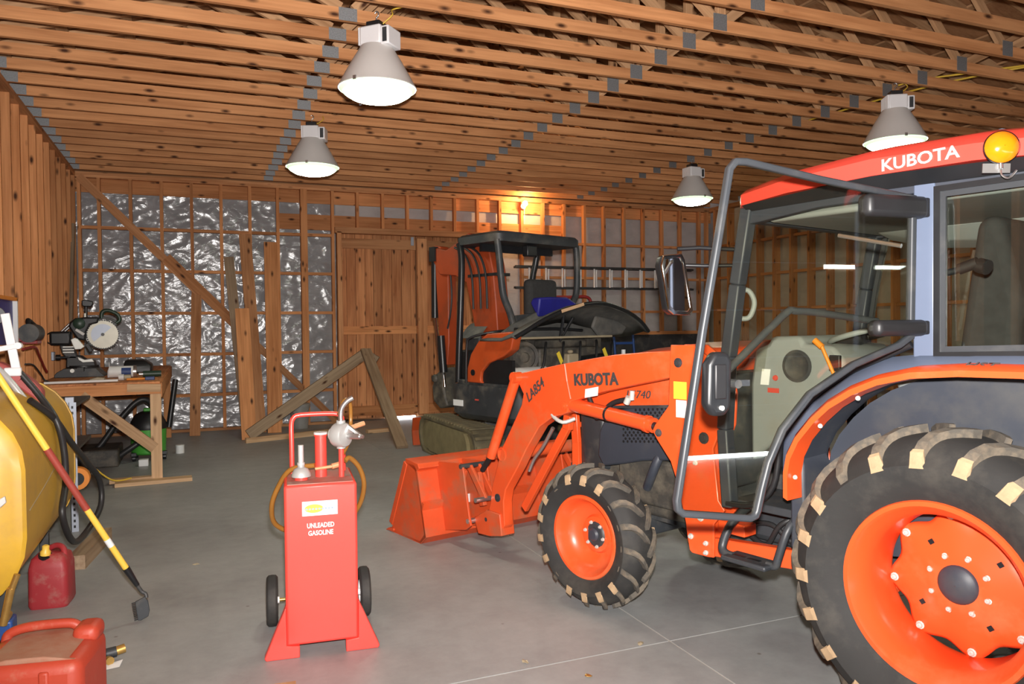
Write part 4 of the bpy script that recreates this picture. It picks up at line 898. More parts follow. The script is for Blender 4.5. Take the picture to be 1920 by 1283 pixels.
# ------------------------------------------------------------------ mini excavator (x right, y forward, z up)
EM = T3(3.19, 7.06, 0) @ RZ(20)
ex = thing('mini_excavator', 'orange mini excavator with black canopy, folded boom and open rear hood, behind the loader', 'excavator', EM)
un = sub('undercarriage', ex, EM.inverted() @ T3(3.36, 8.30, 0) @ RZ(2))
def track(x0, x1):
    hgt, L = 0.44, 0.95
    out = []
    for i in range(9): t = -PI / 2 + PI * i / 8; out.append((L - 0.21 + 0.22 * math.cos(t), 0.22 + 0.22 * math.sin(t)))
    for i in range(9): t = PI / 2 + PI * i / 8; out.append((-L + 0.21 + 0.22 * math.cos(t), 0.22 + 0.22 * math.sin(t)))
    inn = [(y * 0.93, 0.22 + (z - 0.22) * 0.86) for y, z in out]
    t_ = obj('track', G().ring(out, inn, x0, x1, axis='x'), 'track', un, bevel=0.01)
    # cleats: one mesh, repeated round the belt
    cm = G().box(x0 + 0.01, x1 - 0.01, -0.016, 0.016, 0, 0.02).mesh('cleat')
    n = len(out); seg = [(out[i], out[(i + 1) % n]) for i in range(n)]
    tot = sum(math.dist(a, b) for a, b in seg); N = 46; i = 0; acc = 0
    for k in range(N):
        d = tot * k / N
        while acc + math.dist(*seg[i]) < d: acc += math.dist(*seg[i]); i += 1
        a, b = seg[i]; f_ = (d - acc) / max(1e-6, math.dist(a, b)); y = a[0] + (b[0] - a[0]) * f_; z = a[1] + (b[1] - a[1]) * f_
        ang = math.atan2(b[1] - a[1], b[0] - a[0])
        link('cleat', cm, 'track', un, T3(0, y, z) @ Matrix.Rotation(ang + PI, 4, 'X'))
    obj('track_frame', G().box(x0 + 0.05, x1 - 0.05, -0.62, 0.62, 0.10, 0.34), 'mud', un, bevel=0.03)
    for yy in (-0.72, 0.72): obj('idler', G().cyl((x0 + 0.03, yy, 0.22), (x1 - 0.03, yy, 0.22), 0.175, n=24), 'mud', un, smooth=40)
    for yy in (-0.38, 0.0, 0.38): obj('roller', G().cyl((x0 + 0.04, yy, 0.11), (x1 - 0.04, yy, 0.11), 0.07, n=16), 'mud', un, smooth=40)
    obj('mud_cake', G().loft([[(x, y * sc, 0.22 + (z - 0.22) * sc) for y, z in [(0.9 * (p[0]), p[1]) for p in out]] for x, sc in ((x0 + 0.004, 0.80), (x0 + 0.06, 0.88))]), 'mud', un)
track(-0.78, -0.44); track(0.44, 0.78)
obj('car_body', G().box(-0.45, 0.45, -0.42, 0.42, 0.20, 0.48).cyl((0, 0, 0.44), (0, 0, 0.66), 0.34, n=28), 'char', un, bevel=0.01)
obj('dozer_blade', G().prism([(1.18, 0.02), (1.22, 0.20), (1.17, 0.36), (1.20, 0.37), (1.25, 0.20), (1.21, 0.02)], -0.78, 0.78, axis='x').box(-0.4, -0.33, 0.5, 1.2, 0.14, 0.22).box(0.33, 0.4, 0.5, 1.2, 0.14, 0.22), 'orange_dark', un)
# upper structure
def rrect(x0, x1, y0, y1, r, n=6):
    out = []
    for cx, cy, a0 in ((x1 - r, y1 - r, 0), (x0 + r, y1 - r, 90), (x0 + r, y0 + r, 180), (x1 - r, y0 + r, 270)):
        for i in range(n + 1):
            t = math.radians(a0 + 90 * i / n); out.append((cx + r * math.cos(t), cy + r * math.sin(t)))
    return out
ub = rrect(-0.64, 1.12, -0.46, 0.72, 0.26)
obj('counterweight', G().loft([[(x * 0.92 + 0.02, y * 0.92, 0.60) for x, y in ub], [(x, y, 0.66) for x, y in ub], [(x, y, 0.90) for x, y in ub], [(x * 0.985, y * 0.985, 0.945) for x, y in ub]]), 'char', ex, smooth=40)
obj('hazard_label', G().box(-0.648, -0.64, 0.40, 0.55, 0.73, 0.79), 'label_white', ex)
obj('reflector', G().box(-0.648, -0.64, 0.16, 0.21, 0.80, 0.815), 'label_red', ex)
obj('deck', G().prism(rrect(-0.60, 1.05, -0.38, 0.66, 0.2), 0.93, 0.99, axis='z'), 'char', ex, bevel=0.01)
pan = [(0.35, 0.97), (0.345, 1.11), (0.29, 1.25), (0.17, 1.38), (0.04, 1.45), (-0.30, 1.47), (-0.34, 1.44), (-0.30, 1.30), (-0.20, 1.24), (0.02, 1.17), (0.13, 1.08), (0.15, 1.0), (0.12, 0.97)]
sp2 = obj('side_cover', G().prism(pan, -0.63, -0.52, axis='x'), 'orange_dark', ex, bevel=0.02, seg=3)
obj('latch', G().lathe([(0.03, 0), (0.03, 0.008), (0.001, 0.009)], 16, (-0.632, 0.25, 1.07), (-1, 0, 0), cap=False), 'black', sp2, smooth=40)
obj('floor_box', G().box(-0.50, 1.02, 0.12, 0.66, 0.98, 1.28), 'dark', ex, bevel=0.02)
obj('side_cavity', G().box(-0.60, -0.56, -0.28, 0.14, 0.97, 1.20), 'black', ex)
obj('seat_base', G().box(-0.02, 0.62, 0.10, 0.62, 1.26, 1.52), 'char', ex, bevel=0.03)
obj('seat_cushion', G().box(0.02, 0.58, 0.22, 0.70, 1.50, 1.62), 'seat', ex, bevel=0.04, seg=3)
obj('seat_back', G().box(0.0, 0.42, 0.10, 0.22, 1.56, 2.0), 'seat', ex, bevel=0.05, seg=3)
obj('engine_bay_wall', G().box(-0.55, 1.0, 0.02, 0.06, 0.97, 1.46), 'engine', ex)
# engine parts in the open bay
en = sub('engine', ex)
obj('fan_shroud', G().lathe([(0.001, 0.02), (0.045, 0.02), (0.05, 0.04), (0.10, 0.045), (0.12, 0.02), (0.15, 0.03), (0.16, 0.0), (0.16, -0.12)], 28, (-0.38, -0.20, 1.22), (-0.3, -1, 0), cap=False), 'engine', en, smooth=40)
obj('engine_block', G().box(-0.18, 0.72, -0.22, 0.02, 0.98, 1.30).box(-0.05, 0.55, -0.18, 0.0, 1.30, 1.38), 'engine', en, bevel=0.02)
obj('muffler', G().cyl((-0.55, -0.24, 1.06), (-0.14, -0.24, 1.06), 0.07, n=20), 'alu', en, smooth=40)
obj('oil_filter', G().cyl((-0.2, -0.30, 1.04), (0.02, -0.30, 1.06), 0.065, n=20), 'bottle', en, smooth=40)
obj('coolant_bottle', G().box(0.14, 0.30, -0.30, -0.20, 1.06, 1.24).cyl((0.22, -0.25, 1.24), (0.22, -0.25, 1.275), 0.03), 'bottle', en, bevel=0.02, seg=3)
obj('air_cleaner', G().cyl((0.40, -0.24, 1.12), (0.72, -0.24, 1.14), 0.09, n=20), 'black', en, smooth=40)
obj('battery', G().box(0.76, 0.98, -0.30, -0.08, 0.98, 1.20), 'black', en, bevel=0.01)
for x, z in ((-0.02, 1.20), (0.66, 1.22)): obj('warning_label', G().bar((x, -0.31, z + 0.06), (x + 0.06, -0.31, z - 0.05), 0.045, 0.004, (0, 1, 0)), 'label_yellow', en)
for i in range(5):
    x = -0.3 + i * 0.25
    obj('hose', G().tube([(x, -0.22, 1.0), (x + 0.08, -0.30, 1.12), (x + 0.16, -0.26, 1.30), (x + 0.28, -0.15, 1.36)], 0.014, 8, sm=4), 'hose', en, smooth=60)
obj('gas_strut', G().cyl((0.10, -0.22, 1.36), (0.16, -0.35, 1.60), 0.010).cyl((0.13, -0.28, 1.48), (0.16, -0.35, 1.60), 0.016), 'black', en, smooth=40)
obj('strut_bottle', G().cyl((0.92, -0.36, 1.06), (0.92, -0.36, 1.26), 0.022), 'label_white', en, smooth=40)
obj('cross_pipe', G().cyl((-0.50, -0.30, 1.405), (0.80, -0.30, 1.405), 0.012), 'bottle', en, smooth=40)
# raised rear hood (curved shell seen from its inner side)
pk = [(-0.72, 1.42), (-0.58, 1.49), (-0.40, 1.58), (-0.08, 1.69), (0.22, 1.735), (0.46, 1.725), (0.80, 1.65), (1.06, 1.55), (1.22, 1.45)]
secs = []
for dy, dz, sh in ((-0.56, 0.0, 0.0), (-0.50, 0.015, 0.01), (-0.36, -0.02, 0.0), (-0.20, -0.08, -0.02), (-0.06, -0.17, -0.04)):
    secs.append([(x, dy + 0.10 * (abs(x - 0.25) / 0.97) ** 2, max(z + dz, 1.40 + (z - 1.42) * 0.25)) for x, z in pk])
g = G(); k = len(pk); vs = [p for sc_ in secs for p in sc_]
fs = [(a*k + i, a*k + i + 1, (a+1)*k + i + 1, (a+1)*k + i) for a in range(len(secs) - 1) for i in range(k - 1)]
hs = obj('rear_hood', g.add(vs, fs), 'hood_in', ex, smooth=60)
obj('hood_edge', G().tube([(x, -0.56 + 0.10 * (abs(x - 0.25) / 0.97) ** 2, z) for x, z in pk], 0.02, 8, sm=3), 'black', hs, smooth=60)
so = hs.modifiers.new('thick', 'SOLIDIFY'); so.thickness = 0.02
obj('hood_lining', G().prism([(x * 0.94 + 0.02, z - 0.035) for x, z in pk[1:]] + [(1.12, 1.42), (0.62, 1.385), (-0.52, 1.42)], -0.06, -0.03), 'hood_in', hs)
obj('hood_rib', G().tube([(0.17, -0.16, 1.40), (0.20, -0.17, 1.56), (0.22, -0.18, 1.70)], 0.016, 8).tube([(-0.45, -0.16, 1.49), (0.10, -0.16, 1.49), (0.5, -0.16, 1.47)], 0.015, 8), 'black', hs, smooth=40)
obj('hood_panel', G().prism([(0.56, 1.62), (0.90, 1.575), (1.08, 1.50), (0.98, 1.42), (0.62, 1.395), (0.50, 1.50)], -0.30, -0.26), 'hood_in', hs, bevel=0.02)
obj('hood_stripe', G().bar((-0.22, -0.56, 1.655), (0.06, -0.585, 1.725), 0.006, 0.03), 'pale', hs)
# canopy
cn = sub('canopy', ex)
cs = rrect(-0.55, 0.62, -0.05, 0.62, 0.08, 4)
obj('canopy_roof', G().loft([[(x, y, 2.34) for x, y in cs], [(x, y, 2.415) for x, y in cs], [(x * 0.94, y * 0.94 + 0.01, 2.44) for x, y in cs]]), 'char', cn, smooth=35)
obj('canopy_visor', G().prism([(0.55, 2.35), (0.56, 2.43), (0.62, 2.37), (0.60, 2.32)], -0.52, 0.58, axis='x'), 'black', cn, bevel=0.01)
obj('canopy_rail', G().box(-0.46, 0.54, 0.30, 0.34, 2.27, 2.345), 'black', cn)
for pts in ([(-0.52, 0.0, 2.36), (-0.50, 0.0, 2.22), (-0.47, 0.0, 1.95), (-0.44, 0.0, 1.80), (-0.36, 0.0, 1.64), (-0.30, 0.0, 1.45)],
            [(0.585, 0.0, 2.36), (0.60, 0.0, 2.22), (0.60, 0.0, 1.98), (0.58, 0.0, 1.84), (0.53, 0.0, 1.74), (0.50, 0.0, 1.45)],
            [(-0.53, 0.57, 2.36), (-0.535, 0.53, 2.20), (-0.55, 0.53, 1.80), (-0.555, 0.56, 1.30), (-0.555, 0.58, 0.96)],
            [(0.58, 0.57, 2.36), (0.57, 0.60, 2.20), (0.54, 0.62, 2.00), (0.52, 0.62, 1.5), (0.52, 0.62, 1.28)]):
    obj('canopy_post', G().tube(pts, 0.034, 12, sm=5), 'char' if pts[0][1] == 0.0 else 'black', cn, smooth=60)
obj('canopy_lamp', G().box(-0.10, 0.04, 0.02, 0.10, 2.22, 2.33), 'black', cn, bevel=0.01)
obj('back_panel', G().prism([(-0.36, 1.62), (0.52, 1.70), (0.50, 1.46), (-0.28, 1.44)], -0.02, 0.02), 'char', cn, bevel=0.01)
obj('hand_rail', G().tube([(-0.69, 0.29, 0.97), (-0.69, 0.27, 1.34), (-0.66, 0.22, 1.42), (-0.50, 0.05, 1.47), (-0.30, 0.02, 1.48)], 0.012, 8, sm=4), 'black', cn, smooth=60)
obj('control_stand', G().box(-0.30, -0.18, 0.45, 0.60, 1.25, 1.62).cyl((-0.24, 0.52, 1.60), (-0.22, 0.52, 1.78), 0.014).sphere((-0.22, 0.52, 1.79), 0.03, 6).box(0.62, 0.72, 0.40, 0.60, 1.3, 1.66), 'dark', cn, bevel=0.01)
obj('dash_cover', G().loft([[(x, y, 1.40 + 0.16 * math.sin(PI * i / 8)) for i, (x, y) in enumerate([(-0.42 + 0.05 * q, yy) for q in range(9)])] for yy in (0.40, 0.72)], closed=False), 'hood_in', cn, smooth=60)
# boom, arm, bucket (in the y-z plane)
bo = sub('boom', ex)
boom = [(0.24, 1.40), (0.27, 1.75), (0.31, 2.08), (0.37, 2.30), (0.47, 2.42), (0.70, 2.50), (0.88, 2.42), (1.08, 2.35), (1.32, 2.40), (1.36, 2.34), (1.33, 2.26), (1.20, 2.09), (0.92, 2.06), (0.74, 1.98), (0.66, 1.70), (0.58, 1.40)]
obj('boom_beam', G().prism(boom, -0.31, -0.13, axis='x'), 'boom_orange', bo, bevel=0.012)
obj('boom_bracket', G().box(-0.32, -0.12, 0.26, 0.70, 2.03, 2.06).box(-0.33, -0.11, 1.26, 1.36, 2.24, 2.40), 'dark', bo)
obj('boom_cylinder', G().cyl((-0.10, 0.70, 1.25), (-0.10, 0.66, 1.85), 0.035).cyl((-0.10, 0.66, 1.85), (-0.10, 0.64, 2.1), 0.02), 'black', bo, smooth=40)
for i, (xo, yo) in enumerate(((-0.33, 0.62), (-0.33, 0.50), (-0.33, 0.40), (-0.12, 0.34))):
    obj('boom_hose', G().tube([(xo, yo + 0.28, 2.36), (xo, yo + 0.10, 2.26), (xo, yo, 2.05), (xo, yo - 0.02, 1.70)], 0.012, 7, sm=4), 'hose', bo, smooth=60)
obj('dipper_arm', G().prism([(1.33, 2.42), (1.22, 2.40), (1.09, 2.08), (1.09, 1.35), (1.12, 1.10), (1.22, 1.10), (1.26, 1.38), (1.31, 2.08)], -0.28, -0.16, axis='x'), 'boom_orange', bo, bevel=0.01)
obj('arm_cylinder', G().cyl((-0.22, 1.40, 2.36), (-0.22, 1.41, 1.62), 0.04).cyl((-0.30, 1.20, 1.42), (-0.30, 1.16, 1.02), 0.045), 'black', bo, smooth=40)
obj('cylinder_rod', G().cyl((-0.22, 1.41, 1.62), (-0.22, 1.30, 0.92), 0.018).cyl((-0.30, 1.16, 1.02), (-0.30, 1.14, 0.86), 0.02), 'chrome', bo, smooth=40)
obj('arm_hose', G().tube([(-0.30, 1.02, 2.12), (-0.30, 1.0, 1.85), (-0.30, 1.03, 1.65), (-0.30, 1.08, 1.5)], 0.010, 7, sm=4), 'hose', bo, smooth=60)
obj('digging_bucket', G().prism([(1.14, 1.08), (1.26, 1.0), (1.34, 0.86), (1.32, 0.70), (1.20, 0.62), (1.06, 0.66), (1.10, 0.74), (1.14, 0.88)], -0.33, -0.10, axis='x').cyl((-0.36, 1.27, 0.95), (-0.06, 1.27, 0.95), 0.045), 'engine', bo, bevel=0.02)
obj('swing_post', G().box(-0.34, -0.10, 0.50, 0.74, 0.70, 1.45), 'char', bo, bevel=0.03)
bag = tag(obj('storage_bag', G().loft([[(x + ox, -0.06 + yy * 0.5, z) for ox, yy, z in ((0, -0.10, zz), (0, 0.12, zz), (0.0, 0.2, zz - 0.05), (0, -0.02, zz - 0.20))] for x, zz in ((-0.06, 1.80), (0.1, 1.81), (0.34, 1.81), (0.54, 1.72))]), 'bag_blue', None, bevel=0.02, mw=EM), 'royal blue bag lying on the excavator seat', 'bag')

# ------------------------------------------------------------------ gasoline caddy
gc = thing('gasoline_caddy', 'tall red wheeled gasoline caddy with hand pump and white lettering', 'fuel caddy', T3(0.53, 3.63, 0) @ RZ(-6))
obj('tank', G().prism([(0.0, 0.055), (0.0, 0.80), (0.40, 0.80), (0.40, 0.12), (0.34, 0.055)], -0.165, 0.165, axis='x'), 'caddy', gc, bevel=0.012)
obj('tank_lid', G().box(-0.15, 0.15, 0.012, 0.385, 0.798, 0.803), 'caddy_top', gc)
foot = [(0.105, 0.0), (0.255, 0.0), (0.262, 0.012), (0.165, 0.24), (0.163, 0.06), (0.105, 0.055)]
for s in (1, -1):
    obj('foot', G().prism([(s * x, z) for x, z in foot], -0.006, 0.05), 'caddy', gc, bevel=0.004)
    w_ = sub('wheel', gc, T3(s * 0.232, 0.44, 0.128))
    obj('tire', G().lathe([(0.06, -0.024), (0.115, -0.028), (0.126, -0.018), (0.128, 0.0), (0.126, 0.018), (0.115, 0.028), (0.06, 0.024)], 36, axis=(1, 0, 0), cap=False), 'rubber', w_, smooth=40)
    obj('hub', G().lathe([(0.06, -0.024), (0.055, -0.01), (0.02, -0.012), (0.016, -0.035), (0.001, -0.036)], 24, axis=(s, 0, 0), cap=False).lathe([(0.06, 0.024), (0.03, 0.014), (0.001, 0.012)], 24, axis=(s, 0, 0), cap=False), 'white', w_, smooth=40)
obj('axle', G().cyl((-0.23, 0.44, 0.128), (0.23, 0.44, 0.128), 0.009).box(-0.16, 0.16, 0.38, 0.45, 0.12, 0.14), 'brass', gc, smooth=40)
obj('handle', G().tube([(-0.125, 0.30, 0.79), (-0.125, 0.31, 0.95), (-0.125, 0.32, 1.04), (-0.115, 0.322, 1.075), (-0.08, 0.324, 1.09), (0.08, 0.324, 1.09), (0.115, 0.322, 1.075), (0.125, 0.32, 1.04), (0.125, 0.30, 0.79)], 0.012, 10, sm=3), 'caddy', gc, smooth=60)
fc = sub('fill_cap', gc, T3(-0.085, 0.12, 0.803))
obj('neck', G().cyl((0, 0, 0), (0, 0, 0.025), 0.03, n=20), 'caddy', fc, smooth=40)
obj('dome', G().lathe([(0.046, 0.016), (0.044, 0.03), (0.032, 0.052), (0.016, 0.06), (0.016, 0.075), (0.001, 0.075)], 28, cap=False), 'cast', fc, smooth=40)
obj('vent_stem', G().cyl((0, 0, 0.07), (0, 0, 0.082), 0.018).cyl((0, 0, 0.082), (0, 0, 0.165), 0.013), 'letter_light', fc, smooth=40)
obj('breather_pipe', G().cyl((0.01, 0.18, 0.80), (0.01, 0.18, 1.0), 0.028, n=20).cyl((0.01, 0.18, 1.0), (0.01, 0.18, 1.008), 0.032, n=20), 'caddy', gc, smooth=40)
obj('breather_cap', G().cyl((0.01, 0.18, 1.008), (0.01, 0.18, 1.018), 0.033, n=20), 'alu', gc, smooth=40)
pu = sub('hand_pump', gc, T3(0.105, 0.14, 0.80))
obj('riser_pipe', G().cyl((0, 0, 0), (0, 0, 0.145), 0.013), 'caddy', pu, smooth=40)
obj('pump_body', G().lathe([(0.03, -0.035), (0.055, -0.03), (0.06, -0.02), (0.06, 0.02), (0.055, 0.03), (0.03, 0.036), (0.001, 0.04)], 32, (0, 0, 0.205), (0.75, -0.66, 0), cap=True).cyl((0, 0, 0.14), (0, 0, 0.16), 0.022).cyl((0, 0, 0.255), (0, 0, 0.275), 0.022), 'cast', pu, smooth=40)
obj('spout_pipe', G().tube([(0, 0, 0.27), (0.0, 0, 0.31), (0.008, -0.002, 0.34), (0.03, -0.006, 0.368), (0.058, -0.01, 0.385)], 0.0125, 10, sm=5), 'steel', pu, smooth=60)
obj('crank_arm', G().cyl((0.03, -0.02, 0.20), (0.085, -0.06, 0.20), 0.014).cyl((0.08, -0.055, 0.20), (0.10, -0.07, 0.20), 0.009).bar((0.095, -0.066, 0.20), (0.03, 0.0, 0.25), 0.012, 0.014), 'steel', pu, smooth=40)
obj('crank_grip', G().cyl((0.05, 0.02, 0.235), (0.115, 0.05, 0.25), 0.012), 'copper_handle', pu, smooth=40)
obj('pump_flange', G().cyl((-0.03, 0.03, 0.205), (-0.045, 0.04, 0.205), 0.03), 'cast', pu, smooth=40)
obj('delivery_hose', G().tube([(-0.02, 0.16, 0.86), (-0.13, 0.20, 0.84), (-0.19, 0.26, 0.75), (-0.225, 0.30, 0.64), (-0.20, 0.36, 0.53), (-0.05, 0.41, 0.46), (0.12, 0.40, 0.50), (0.20, 0.34, 0.60), (0.225, 0.28, 0.72), (0.20, 0.24, 0.82), (0.15, 0.20, 0.88), (0.125, 0.18, 0.87)], 0.0125, 10, sm=6), 'hose_brown', gc, smooth=60)
obj('delivery_hose', G().tube([(0.11, 0.17, 0.90), (0.15, 0.24, 0.96), (0.165, 0.30, 1.05), (0.16, 0.28, 1.15), (0.13, 0.24, 1.16), (0.10, 0.20, 1.10)], 0.010, 8, sm=5), 'hose_brown', gc, smooth=60)
obj('nozzle', G().cyl((-0.02, 0.15, 0.845), (0.06, 0.16, 0.85), 0.008).cyl((0.06, 0.16, 0.85), (0.11, 0.17, 0.86), 0.014), 'copper_handle', gc, smooth=40)
st = obj('sticker', G().box(-0.085, 0.075, -0.0035, -0.0005, 0.655, 0.722), 'label_white', gc)
obj('sticker_oval', G().lathe([(1.0, 0), (1.0, 0.001)], 28, axis=(0, 0, 1)), 'label_yellow', st, mw=mx((0.042, 0, 0), (0, 0, 0.02), (0, -1, 0), (-0.032, -0.0037, 0.688)))
for i in range(9): obj('sticker_print', G().box(-0.07 + i * 0.0145, -0.061 + i * 0.0145, -0.006, -0.0045, 0.683, 0.690), 'letter_blue', st)
text('lettering', 'UNLEADED', 0.031, 'label_white', gc, mx((1, 0, 0), (0, 0, 1), (0, -1, 0), (-0.003, -0.0012, 0.598)), offset=0.0007, align='CENTER', sx=0.78)
text('lettering', 'GASOLINE', 0.031, 'label_white', gc, mx((1, 0, 0), (0, 0, 1), (0, -1, 0), (-0.003, -0.0012, 0.563)), offset=0.0007, align='CENTER', sx=0.78)

# ------------------------------------------------------------------ yellow fuel tank with pump, hose, pole
ft = thing('fuel_tank', 'yellow oval farm fuel tank lying against the left wall', 'fuel tank', T3(-1.10, 0, 0))
def obround(y, sx, z0, z1, n=12):
    r = 0.35 * sx; zc0 = z0 + r; zc1 = z1 - r; pts = []
    for i in range(n + 1): t = PI * i / n; pts.append((r * math.cos(t), y, zc1 + r * math.sin(t)))
    for i in range(n + 1): t = PI + PI * i / n; pts.append((r * math.cos(t), y, zc0 + r * math.sin(t)))
    return pts
Y0, Y1 = 4.22, 5.80
obj('shell', G().loft([obround(Y0, 1, 0.20, 1.22), obround(Y1, 1, 0.20, 1.22)]), 'yellow', ft, smooth=40)
obj('end_cap', G().loft([obround(Y0 + 0.01, 1.012, 0.194, 1.226), obround(Y0 - 0.02, 1.012, 0.194, 1.226), obround(Y0 - 0.035, 0.97, 0.215, 1.205), obround(Y0 - 0.04, 0.86, 0.26, 1.16), obround(Y0 - 0.055, 0.80, 0.285, 1.135), obround(Y0 - 0.06, 0.5, 0.42, 1.0)]), 'yellow', ft, smooth=35)
obj('end_cap', G().loft([obround(Y1 - 0.01, 1.012, 0.194, 1.226), obround(Y1 + 0.02, 1.012, 0.194, 1.226), obround(Y1 + 0.03, 0.9, 0.24, 1.18)]), 'yellow', ft, smooth=35)
for y in (Y0 + 0.2, Y1 - 0.2):
    for x in (-0.2, 0.2): obj('leg', G().box(x - 0.025, x + 0.025, y - 0.025, y + 0.025, 0, 0.30), 'char', ft, bevel=0.004)
obj('crease', G().tube([(0.3505, 4.30, 0.66), (0.3505, 4.7, 0.70), (0.3505, 5.0, 0.74)], 0.0025, 6), 'bottle', ft)
obj('outlet_valve', G().cyl((0.27, Y0 - 0.02, 0.20), (0.27, Y0 - 0.12, 0.20), 0.02).cyl((0.27, Y0 - 0.12, 0.185), (0.305, Y0 - 0.12, 0.35), 0.017).cyl((0.305, Y0 - 0.12, 0.34), (0.33, Y0 - 0.12, 0.41), 0.014), 'brass', ft, smooth=40)
obj('valve_bracket', G().box(0.20, 0.30, Y0 - 0.09, Y0 + 0.02, 0.10, 0.19), 'blue', ft, bevel=0.01)
obj('gauge_arm', G().prism([(0.16, 0.70), (0.29, 0.775), (0.295, 0.745), (0.20, 0.66)], Y0 - 0.13, Y0 - 0.11), 'alu', ft, bevel=0.004)
fp = thing('fuel_pump', 'dull red hand pump with white lever on top of the yellow tank', 'pump', T3(-1.10, 5.25, 1.215))
obj('pump_base', G().cyl((0, 0, 0.0), (0, 0, 0.05), 0.06, n=24), 'pump_red', fp, smooth=40)
obj('pump_body', G().loft([[(x, y0_, z + dz) for y0_, dz in ((-0.06, -0.05), (0.06, -0.05), (0.06, 0.05), (-0.06, 0.05))] for x, z in ((-0.10, 0.10), (0.06, 0.08), (0.15, 0.03), (0.23, -0.04), (0.27, -0.09))]), 'pump_red', fp, bevel=0.015)
for x, z in ((0.15, 0.04), (0.23, -0.03)): obj('flange_bolt', G().cyl((x, -0.06, z), (x, -0.085, z), 0.02), 'pump_red', fp, smooth=40)
lv = obj('lever', G().bar((0.10, -0.08, 0.41), (0.15, -0.08, 0.08), 0.02, 0.045, (1, 0, 0)), 'white', fp, bevel=0.004)
obj('lever_link', G().bar((0.165, -0.10, 0.225), (-0.02, -0.10, 0.19), 0.02, 0.03, (0, 0, 1)), 'white', lv, bevel=0.004)
obj('link_pin', G().cyl((0.165, -0.115, 0.225), (0.165, -0.07, 0.225), 0.019), 'white', lv, smooth=40)
obj('lever_foot', G().box(0.09, 0.175, -0.10, -0.06, 0.05, 0.10), 'white', lv, bevel=0.008)
obj('reel_disc', G().lathe([(0.05, -0.03), (0.055, 0.0), (0.05, 0.03)], 24, (0.04, -0.04, 0.40), (0.3, -1, 0)), 'char', fp, smooth=40)
obj('corrugated_spout', G().tube([(-0.02, -0.10, 0.16), (0.06, -0.12, 0.10), (0.13, -0.14, 0.02), (0.19, -0.15, -0.07), (0.225, -0.155, -0.13)], 0.019, 12, sm=6), 'letter_light', fp, smooth=60)
tag(obj('fuel_hose', G().tube([(-0.96, 5.18, 1.31), (-0.92, 5.18, 1.26), (-0.83, 5.16, 1.135), (-0.745, 5.10, 1.0), (-0.715, 5.12, 0.83), (-0.71, 5.12, 0.64), (-0.71, 4.98, 0.48), (-0.69, 5.20, 0.27), (-0.68, 5.70, 0.20), (-0.615, 5.92, 0.32), (-0.62, 5.92, 0.50), (-0.67, 5.72, 0.66), (-0.71, 5.36, 0.84), (-0.76, 5.10, 1.02), (-0.85, 4.95, 1.14)], 0.0185, 12, sm=8), 'hose', None, smooth=60), 'black rubber fuel hose looped down the side of the yellow tank', 'hose')
hp = thing('long_handled_scraper', 'long yellow pole with red grip and small black head, leaning on the yellow tank', 'garden tool', T3(0, 0, 0))
pa = Vector((-0.865, 4.22, 1.345)); pb = Vector((-0.30, 4.45, 0.185)); pt = lambda t: tuple(pa.lerp(pb, t))
obj('handle', G().cyl(pt(-0.06), pt(0.36), 0.0155, n=14), 'pole_yellow', hp, smooth=40)
obj('grip', G().cyl(pt(0.34), pt(0.62), 0.017, n=14), 'pole_red', hp, smooth=40)
obj('shaft', G().cyl(pt(0.62), pt(0.92), 0.0155, n=14), 'pole_yellow', hp, smooth=40)
obj('shaft_label', G().cyl(pt(0.765), pt(0.80), 0.0162, n=14), 'label_white', hp, smooth=40)
obj('ferrule', G().cyl(pt(0.91), pt(1.0), 0.019, 0.012, n=14), 'black', hp, smooth=40)
obj('neck', G().tube([pt(0.99), (-0.282, 4.455, 0.15), (-0.262, 4.45, 0.135), (-0.258, 4.445, 0.115)], 0.010, 8, sm=4), 'char', hp, smooth=60)
obj('blade', G().prism([(-0.312, 0.105), (-0.265, 0.125), (-0.25, 0.10), (-0.243, 0.05), (-0.25, 0.02), (-0.285, 0.003), (-0.30, 0.004)], 4.43, 4.442), 'char', hp, bevel=0.003)
for i in range(11): obj('tooth', G().bar((-0.308 + 0.0008 * i, 4.436, 0.10 - 0.009 * i), (-0.328 + 0.0012 * i, 4.436, 0.097 - 0.009 * i), 0.007, 0.0045), 'black', hp)
# gas cans
c1 = thing('gas_can', 'big scuffed orange red plastic gas can at the lower left corner', 'gas can', T3(-0.56, 3.35, 0) @ RZ(-10))
obj('body', G().box(-0.19, 0.19, -0.17, 0.17, 0.0, 0.33), 'can_red', c1, bevel=0.045, seg=4)
obj('shoulder', G().prism([(-0.165, 0.325), (-0.06, 0.345), (0.06, 0.345), (0.165, 0.325)], -0.145, 0.145), 'can_dust', c1, bevel=0.006)
obj('carry_handle', G().tube([(-0.165, 0.125, 0.31), (-0.15, 0.125, 0.345), (-0.08, 0.125, 0.365), (0.05, 0.125, 0.368), (0.09, 0.125, 0.355), (0.11, 0.125, 0.33)], 0.019, 10, sm=5), 'can_red', c1, smooth=60)
obj('corner_boss', G().box(0.09, 0.185, 0.04, 0.165, 0.30, 0.375), 'can_red', c1, bevel=0.03, seg=3)
for x in (0.05, -0.16): obj('rib', G().box(x, x + 0.035, -0.178, -0.16, 0.04, 0.30), 'can_red', c1, bevel=0.008)
text('lettering', 'GASOLINE', 0.05, 'can_red', c1, mx((1, 0, 0), (0, 0, 1), (0, -1, 0), (-0.14, -0.171, 0.20)), ext=0.004)
c2 = thing('gas_can', 'small dusty maroon gas can with yellow spout cap beside the yellow tank', 'gas can', T3(-0.76, 4.93, 0) @ RZ(-6))
